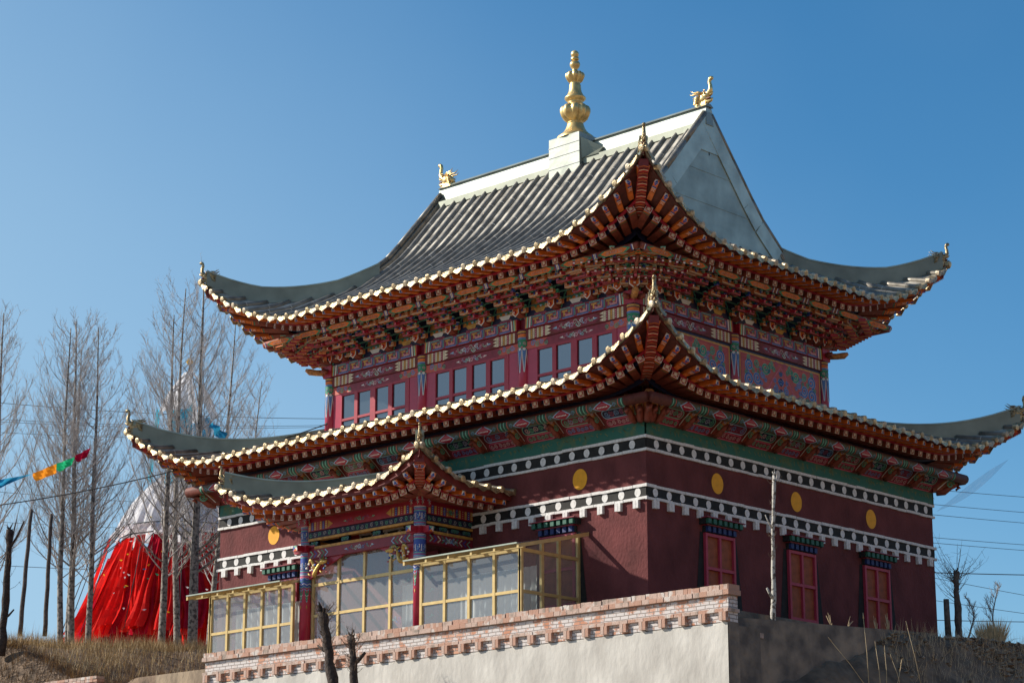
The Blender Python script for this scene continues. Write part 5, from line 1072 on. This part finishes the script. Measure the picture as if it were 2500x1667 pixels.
for i, (x0, y0, x1, y1) in enumerate(((2170, 1540, 2164, 1500), (2140, 1535, 2136, 1505), (2068, 1525, 2078, 1506), (2030, 1522, 2028, 1500))):
    m = MB(); a, b = px(x0, y0 + 8, 1, -4.6), px(x1, y1, 1, -4.6); 
    for k in range(9 if i == 0 else 4): e = b + V((rnd.gauss(0, .06), rnd.gauss(0, .06), rnd.uniform(-.2, .05))); m.tube([a, a.lerp(e, .5), e], [.012, .009, .004], 'straw', 4)
    tag(m.build('weed_tuft'), ['pale tuft of weeds below the third wall window', 'single dry weed left of the pale tuft on the ledge', 'forked dry weed on the ledge between the second and third window', 'thin dry weed on the ledge right of the middle window'][i], 'plant', 'weeds on the ledge')
# ================================================================ PRAYER CLOTH TENT
YT = 52; C0 = px(440, 1500, 1, YT); S_ = (px(640, 1500, 1, YT) - px(440, 1500, 1, YT)).x * 0 + 200 / FPX * (C0 - CAMP).dot(F) / 200  # metres per pixel there
cx, cy = C0.x, C0.y
def zt(yp): return px(440, yp, 1, YT).z
TE = empty('prayer_cloth_tent', (cx, cy, zt(1540)), label='cone of red, white and blue prayer cloths on a black ring frame behind the poplars', cat='shrine')
def skirt(name, mats, z0, z1, r0, r1, folds, seed, gaps=0, bulge=0, a0=0, a1=6.283, amp=.09, ragged=.15):
    rg = random.Random(seed); N = folds * 6; M_ = 12; ph = [rg.uniform(0, 6.28) for _ in range(4)]; m = MB(); end = [rg.uniform(-ragged, ragged) for _ in range(folds + 1)]
    def pt(i, j):
        a = a0 + (a1 - a0) * i / N; q = j / M_; e = end[int(i / 6) % folds]; zz = z0 + (z1 + e * 0 - z0) * q + (e if j == 0 else 0) + (e * .5 if j == M_ else 0); r = r0 + (r1 - r0) * q + bulge * math.sin(q * math.pi)
        r *= 1 + amp * (.6 * math.sin(a * folds + ph[0] + q * 1.5) + .3 * math.sin(a * folds * .37 + ph[1] + q * 2) + .35 * math.sin(a * folds * 2.1 + ph[2] + 3 * q)); return V((cx + r * math.cos(a), cy + r * math.sin(a), zz))
    for i in range(N):
        st = i // 6
        if gaps and random.Random(seed * 99 + st).random() < gaps: continue
        mt = mats[random.Random(seed * 7 + st).randrange(len(mats))]
        for j in range(M_): m.face([pt(i, j), pt(i + 1, j), pt(i + 1, j + 1), pt(i, j + 1)], mt, True)
    return m.build(name, TE)
px2m = 1 / FPX * (C0 - CAMP).dot(F)
def strips(name, n, za, zb, ra, rb, w, mats, seed, amp=.12, inner=None):
    rg = random.Random(seed); m = MB()
    for k in range(n):
        a = 6.283 * (k + rg.uniform(-.4, .4)) / n; z0 = zt(za + rg.uniform(-16, 34)); z1 = zt(zb + rg.uniform(-18, 12)); r0 = ra * rg.uniform(.93, 1.03); r1 = rb * rg.uniform(.90, 1.06); w0 = w * rg.uniform(.5, 1.0); w1 = w * rg.uniform(.9, 1.7); mt = rg.choice(mats); tw = rg.uniform(-.12, .12); sw_ = [rg.uniform(-1, 1) for _ in range(3)]
        rows = []
        for i in range(11):
            q = i / 10; r = r0 + (r1 - r0) * q - .25 * math.sin(q * math.pi) * (r1 - r0) / rb; aa = a + tw * q + .02 * math.sin(q * 7 + sw_[0] * 5); rad = V((math.cos(aa), math.sin(aa), 0)); tan = V((-math.sin(aa), math.cos(aa), 0)); wd = w0 + (w1 - w0) * q ** .8; c = V((cx, cy, z0 + (z1 - z0) * q)); row = []
            for j in range(7):
                f = j / 6 - .5; row.append(c + rad * (r + amp * math.sin(j * 2.2 + sw_[1] * 3 + q * 2) * (.5 + q) + .08 * sw_[2]) + tan * (wd * f * (1 - .12 * math.sin(q * 9 + sw_[0] * 4))))
            rows.append(row)
        for i in range(10):
            for j in range(6): m.face([rows[i][j], rows[i][j + 1], rows[i + 1][j + 1], rows[i + 1][j]], mt, True)
    return m.build(name, TE)
strips('red_cloth', 52, 1338, 1575, 172 * px2m, 268 * px2m, .62, ['flagred', 'flagred', 'flagred', 'flagred2'], 1)
strips('red_cloth', 40, 1342, 1570, 158 * px2m, 246 * px2m, .75, ['flagred2', 'flagred', 'flagred2'], 2)
strips('white_cloth', 46, 1180, 1322, 70 * px2m, 172 * px2m, .42, ['flagwhite'], 3, .06)
skirt('white_cloth', ['flagwhite'], zt(1306), zt(1165), 160 * px2m, 62 * px2m, 22, 2, bulge=.3, amp=.05, ragged=.1)
skirt('blue_cloth', ['flagblue', 'flagblue', 'flagcyan'], zt(1185), zt(1005), 92 * px2m, 74 * px2m, 9, 3, gaps=.5, amp=.08, ragged=.5)
skirt('white_cloth', ['flagwhite'], zt(1012), zt(905), 72 * px2m, 12 * px2m, 12, 4, gaps=.12, bulge=.12, amp=.08, ragged=.12)
mat_ = MB(); top = V((cx, cy, zt(878))); mat_.tube([V((cx, cy, zt(1560))), top], [.12, .05], 'steel', 8); mat_.ball(top, .18, 'flagyellow', 8); mat_.build('mast', TE)
fm = MB()
for rr, zz in ((160, 1322), (168, 1300), (160, 1400)):
    k = 14; fm.tube([V((cx + rr * px2m * math.cos(6.283 * i / k), cy + rr * px2m * math.sin(6.283 * i / k), zt(zz))) for i in range(k + 1)], .035, 'steel', 5)
for i in range(14):
    a = 6.283 * i / 14; e = V((math.cos(a), math.sin(a), 0)); c = V((cx, cy, 0)); fm.tube([c + e * 150 * px2m + Z * zt(1318), c + e * 225 * px2m + Z * zt(1370), c + e * 290 * px2m + Z * zt(1570)], .025, 'steel', 4); fm.tube([c + e * 160 * px2m + Z * zt(1400), c + e * 160 * px2m + Z * zt(1300)], .03, 'steel', 4)
fm.build('ring_frame', TE)
fl = MB(); rg = random.Random(17)
for i in range(260):
    a = rg.uniform(0, 6.283); q_ = rg.random(); low_ = rg.random() < .6
    rr = (282 - 100 * q_ if low_ else 172 - 100 * q_) * px2m * 1.02; zz = zt(1570 - 240 * q_) if low_ else zt(1310 - 140 * q_); p = V((cx + rr * math.cos(a), cy + rr * math.sin(a), zz)); u_ = V((-math.sin(a), math.cos(a), rg.uniform(-.5, .5))) * rg.uniform(.05, .13); v_ = V((0, 0, 1)) * rg.uniform(.04, .09); fl.face([p - u_, p + v_ * .3, p + u_, p - v_], rg.choice(['flagorange', 'flagyellow', 'flaggreen', 'flagwhite', 'flagblue', 'flagwhite']))
fl.build('small_pennant', TE, kind='stuff')
# strings of larger flags
def flag(p0, p1, p2, p3, m, label):
    mb = MB(); a, b, c, d = p0, p1, p2, p3; n_ = 8
    for i in range(n_):
        for j in range(3):
            f_ = lambda i, j: a.lerp(b, i / n_).lerp(d.lerp(c, i / n_), j / 3) + V((0, .10 * math.sin(i * 1.4 + j), 0)); mb.face([f_(i, j), f_(i + 1, j), f_(i + 1, j + 1), f_(i, j + 1)], m, True)
    tag(mb.build('prayer_flag'), label, 'prayer flag', 'large prayer flags on the rope at the left')
K = lambda x, y: px(x, y, 1, 28.6)
flag(K(-30, 1176), K(76, 1157), K(10, 1186), K(-30, 1205), 'flagblue', 'blue prayer flag at the left edge of the photo')
flag(K(80, 1156), K(134, 1133), K(142, 1153), K(89, 1174), 'flagorange', 'orange prayer flag, second on the rope between the poplars')
flag(K(132, 1134), K(178, 1117), K(180, 1131), K(146, 1151), 'flaggreen', 'green prayer flag, next to the orange one')
flag(K(184, 1112), K(218, 1094), K(216, 1112), K(190, 1128), 'flagcrimson', 'crimson prayer flag, uppermost of the rope behind the poplar cluster')
flag(K(520, 1030), K(552, 1058), K(546, 1086), K(512, 1042), 'flagblue', 'blue prayer flag sloping down just above the lower roof ridge')
mat('flagcrimson', (.45, .01, .05), .8) if 0 else None
# wires
def wire(p0, p1, r, sag, label, grp='thin power lines crossing behind the temple'):
    m = MB(); n_ = 24; m.tube([p0.lerp(p1, i / n_) - Z * sag * 4 * (i / n_) * (1 - i / n_) for i in range(n_ + 1)], r, 'wire', 4, False); tag(m.build('power_line'), label, 'power line', grp)
YW = 60
for i, (ya, yb, r) in enumerate(((978, 1022, .016), (1020, 1036, .012), (1026, 1040, .012), (1052, 1066, .012), (1195, 1240, .012), (1376, 1392, .014), (1270, 1290, .010))):
    wire(px(-60, ya, 1, YW), px(860, yb, 1, YW), r, .25, ['topmost', 'second', 'third', 'fourth', 'fifth', 'lowest', 'sixth'][i] + ' of the thin wires left of the temple')
for i, (ya, yb, r) in enumerate(((1192, 1220, .011), (1228, 1258, .011), (1253, 1284, .011), (1309, 1336, .011), (1322, 1350, .011), (1396, 1404, .02), (1404, 1470, .011), (1460, 1510, .011), (1512, 1518, .016))):
    wire(px(2250, ya, 1, 14), px(2600, yb, 1, 14), r, .02, ['topmost', 'second', 'third', 'fourth', 'fifth', 'thick sixth', 'steep seventh', 'eighth', 'lowest'][i] + ' of the wires right of the temple')
ca = MB(); P0, P1 = px(-60, 1240, 1, 25), px(798, 1035, 0, 2.17); n_ = 30; ca.tube([P0.lerp(P1, i / n_) - Z * .35 * 4 * (i / n_) * (1 - i / n_) for i in range(n_ + 1)], .02, 'wire', 5); ca.ball(P1, .05, 'steel', 8); tag(ca.build('black_cable'), 'thick black cable running up to the left upper column over the roofs', 'cable')
# torn plastic under the roof corners
def plastic(name, A, B, C, label):
    m = MB(); n_ = 12
    for i in range(n_):
        for j in range(6):
            def f_(i, j): q = i / n_; w_ = j / 6; e = A.lerp(C, q) - Z * .25 * math.sin(q * math.pi); t_ = A.lerp(B, q * 1.0).lerp(B, 0) ; t_ = A.lerp(C, q) + (B - (A + C) / 2) * math.sin(q * math.pi); return e.lerp(t_, w_) + V((.03, .03, 0)) * math.sin(i * 1.7 + j * 2)
            m.face([f_(i, j), f_(i + 1, j), f_(i + 1, j + 1), f_(i, j + 1)], 'plastic', True)
    tag(m.build(name), label, 'plastic sheet')
plastic('plastic_sheet', V((15.8, -1.8, 15.1)), V((15.1, -1.1, 14.5)), V((14.1, -.1, 13.4)), 'long plastic sheet under the right corner of the lower roof')
# ================================================================ SMALL WALL AND LITTER, BOTTOM LEFT
sw = MB(); a = px(236, 1648, 0, -3.6); y = a.y; ztop = a.z
while y < a.y + 5:
    for r_ in range(5): e = rnd.uniform(.10, .13) * (1 if r_ == 0 else 2); 
    e = rnd.uniform(.18, .22); j = rnd.uniform(-.01, .01); sw.box((-3.6 + j, y, ztop - .085), (-3.3, y + e - .01, ztop + j * .5), 'brick2' if rnd.random() < .6 else 'brick1'); sw.box((-3.6 - j, y, ztop - .18), (-3.3, y + e * .92, ztop - .095), 'brick1' if rnd.random() < .6 else 'brick2'); y += e
sw.box((-3.57, a.y + .02, 6), (-3.32, a.y + 5, ztop - .185), 'brick'); tag(sw.build('brick_wall'), 'end of a low unpainted brick wall in the bottom left corner', 'brick wall')
bt = empty('bottle', px(48, 1667, 0, -3.45), label='clear plastic bottle with red cap standing on the bottom left brick wall', cat='bottle'); m = MB(); c = px(48, 1660, 0, -3.45); c.z = ztop; m.lathe(c, [(.0, 0), (.045, 0), (.05, .02), (.05, .15), (.045, .19), (.02, .24), (.02, .25)], 'plasticwhite', 14); m.build('body', bt); m = MB(); m.lathe(c, [(.024, .25), (.024, .29), (.0, .295)], 'flagred', 12); m.build('cap', bt)
m = MB(); c = px(72, 1664, 0, -3.45); c.z = ztop + .04
for i in range(14): m.ball(c + V((rnd.uniform(-.05, .05), rnd.uniform(-.14, .14), rnd.uniform(-.03, .07))), (.05, .06, .04), 'plasticwhite', 6, .3, rnd)
tag(m.build('plastic_bag'), 'crumpled white plastic bag beside the bottle on the brick wall', 'plastic bag')
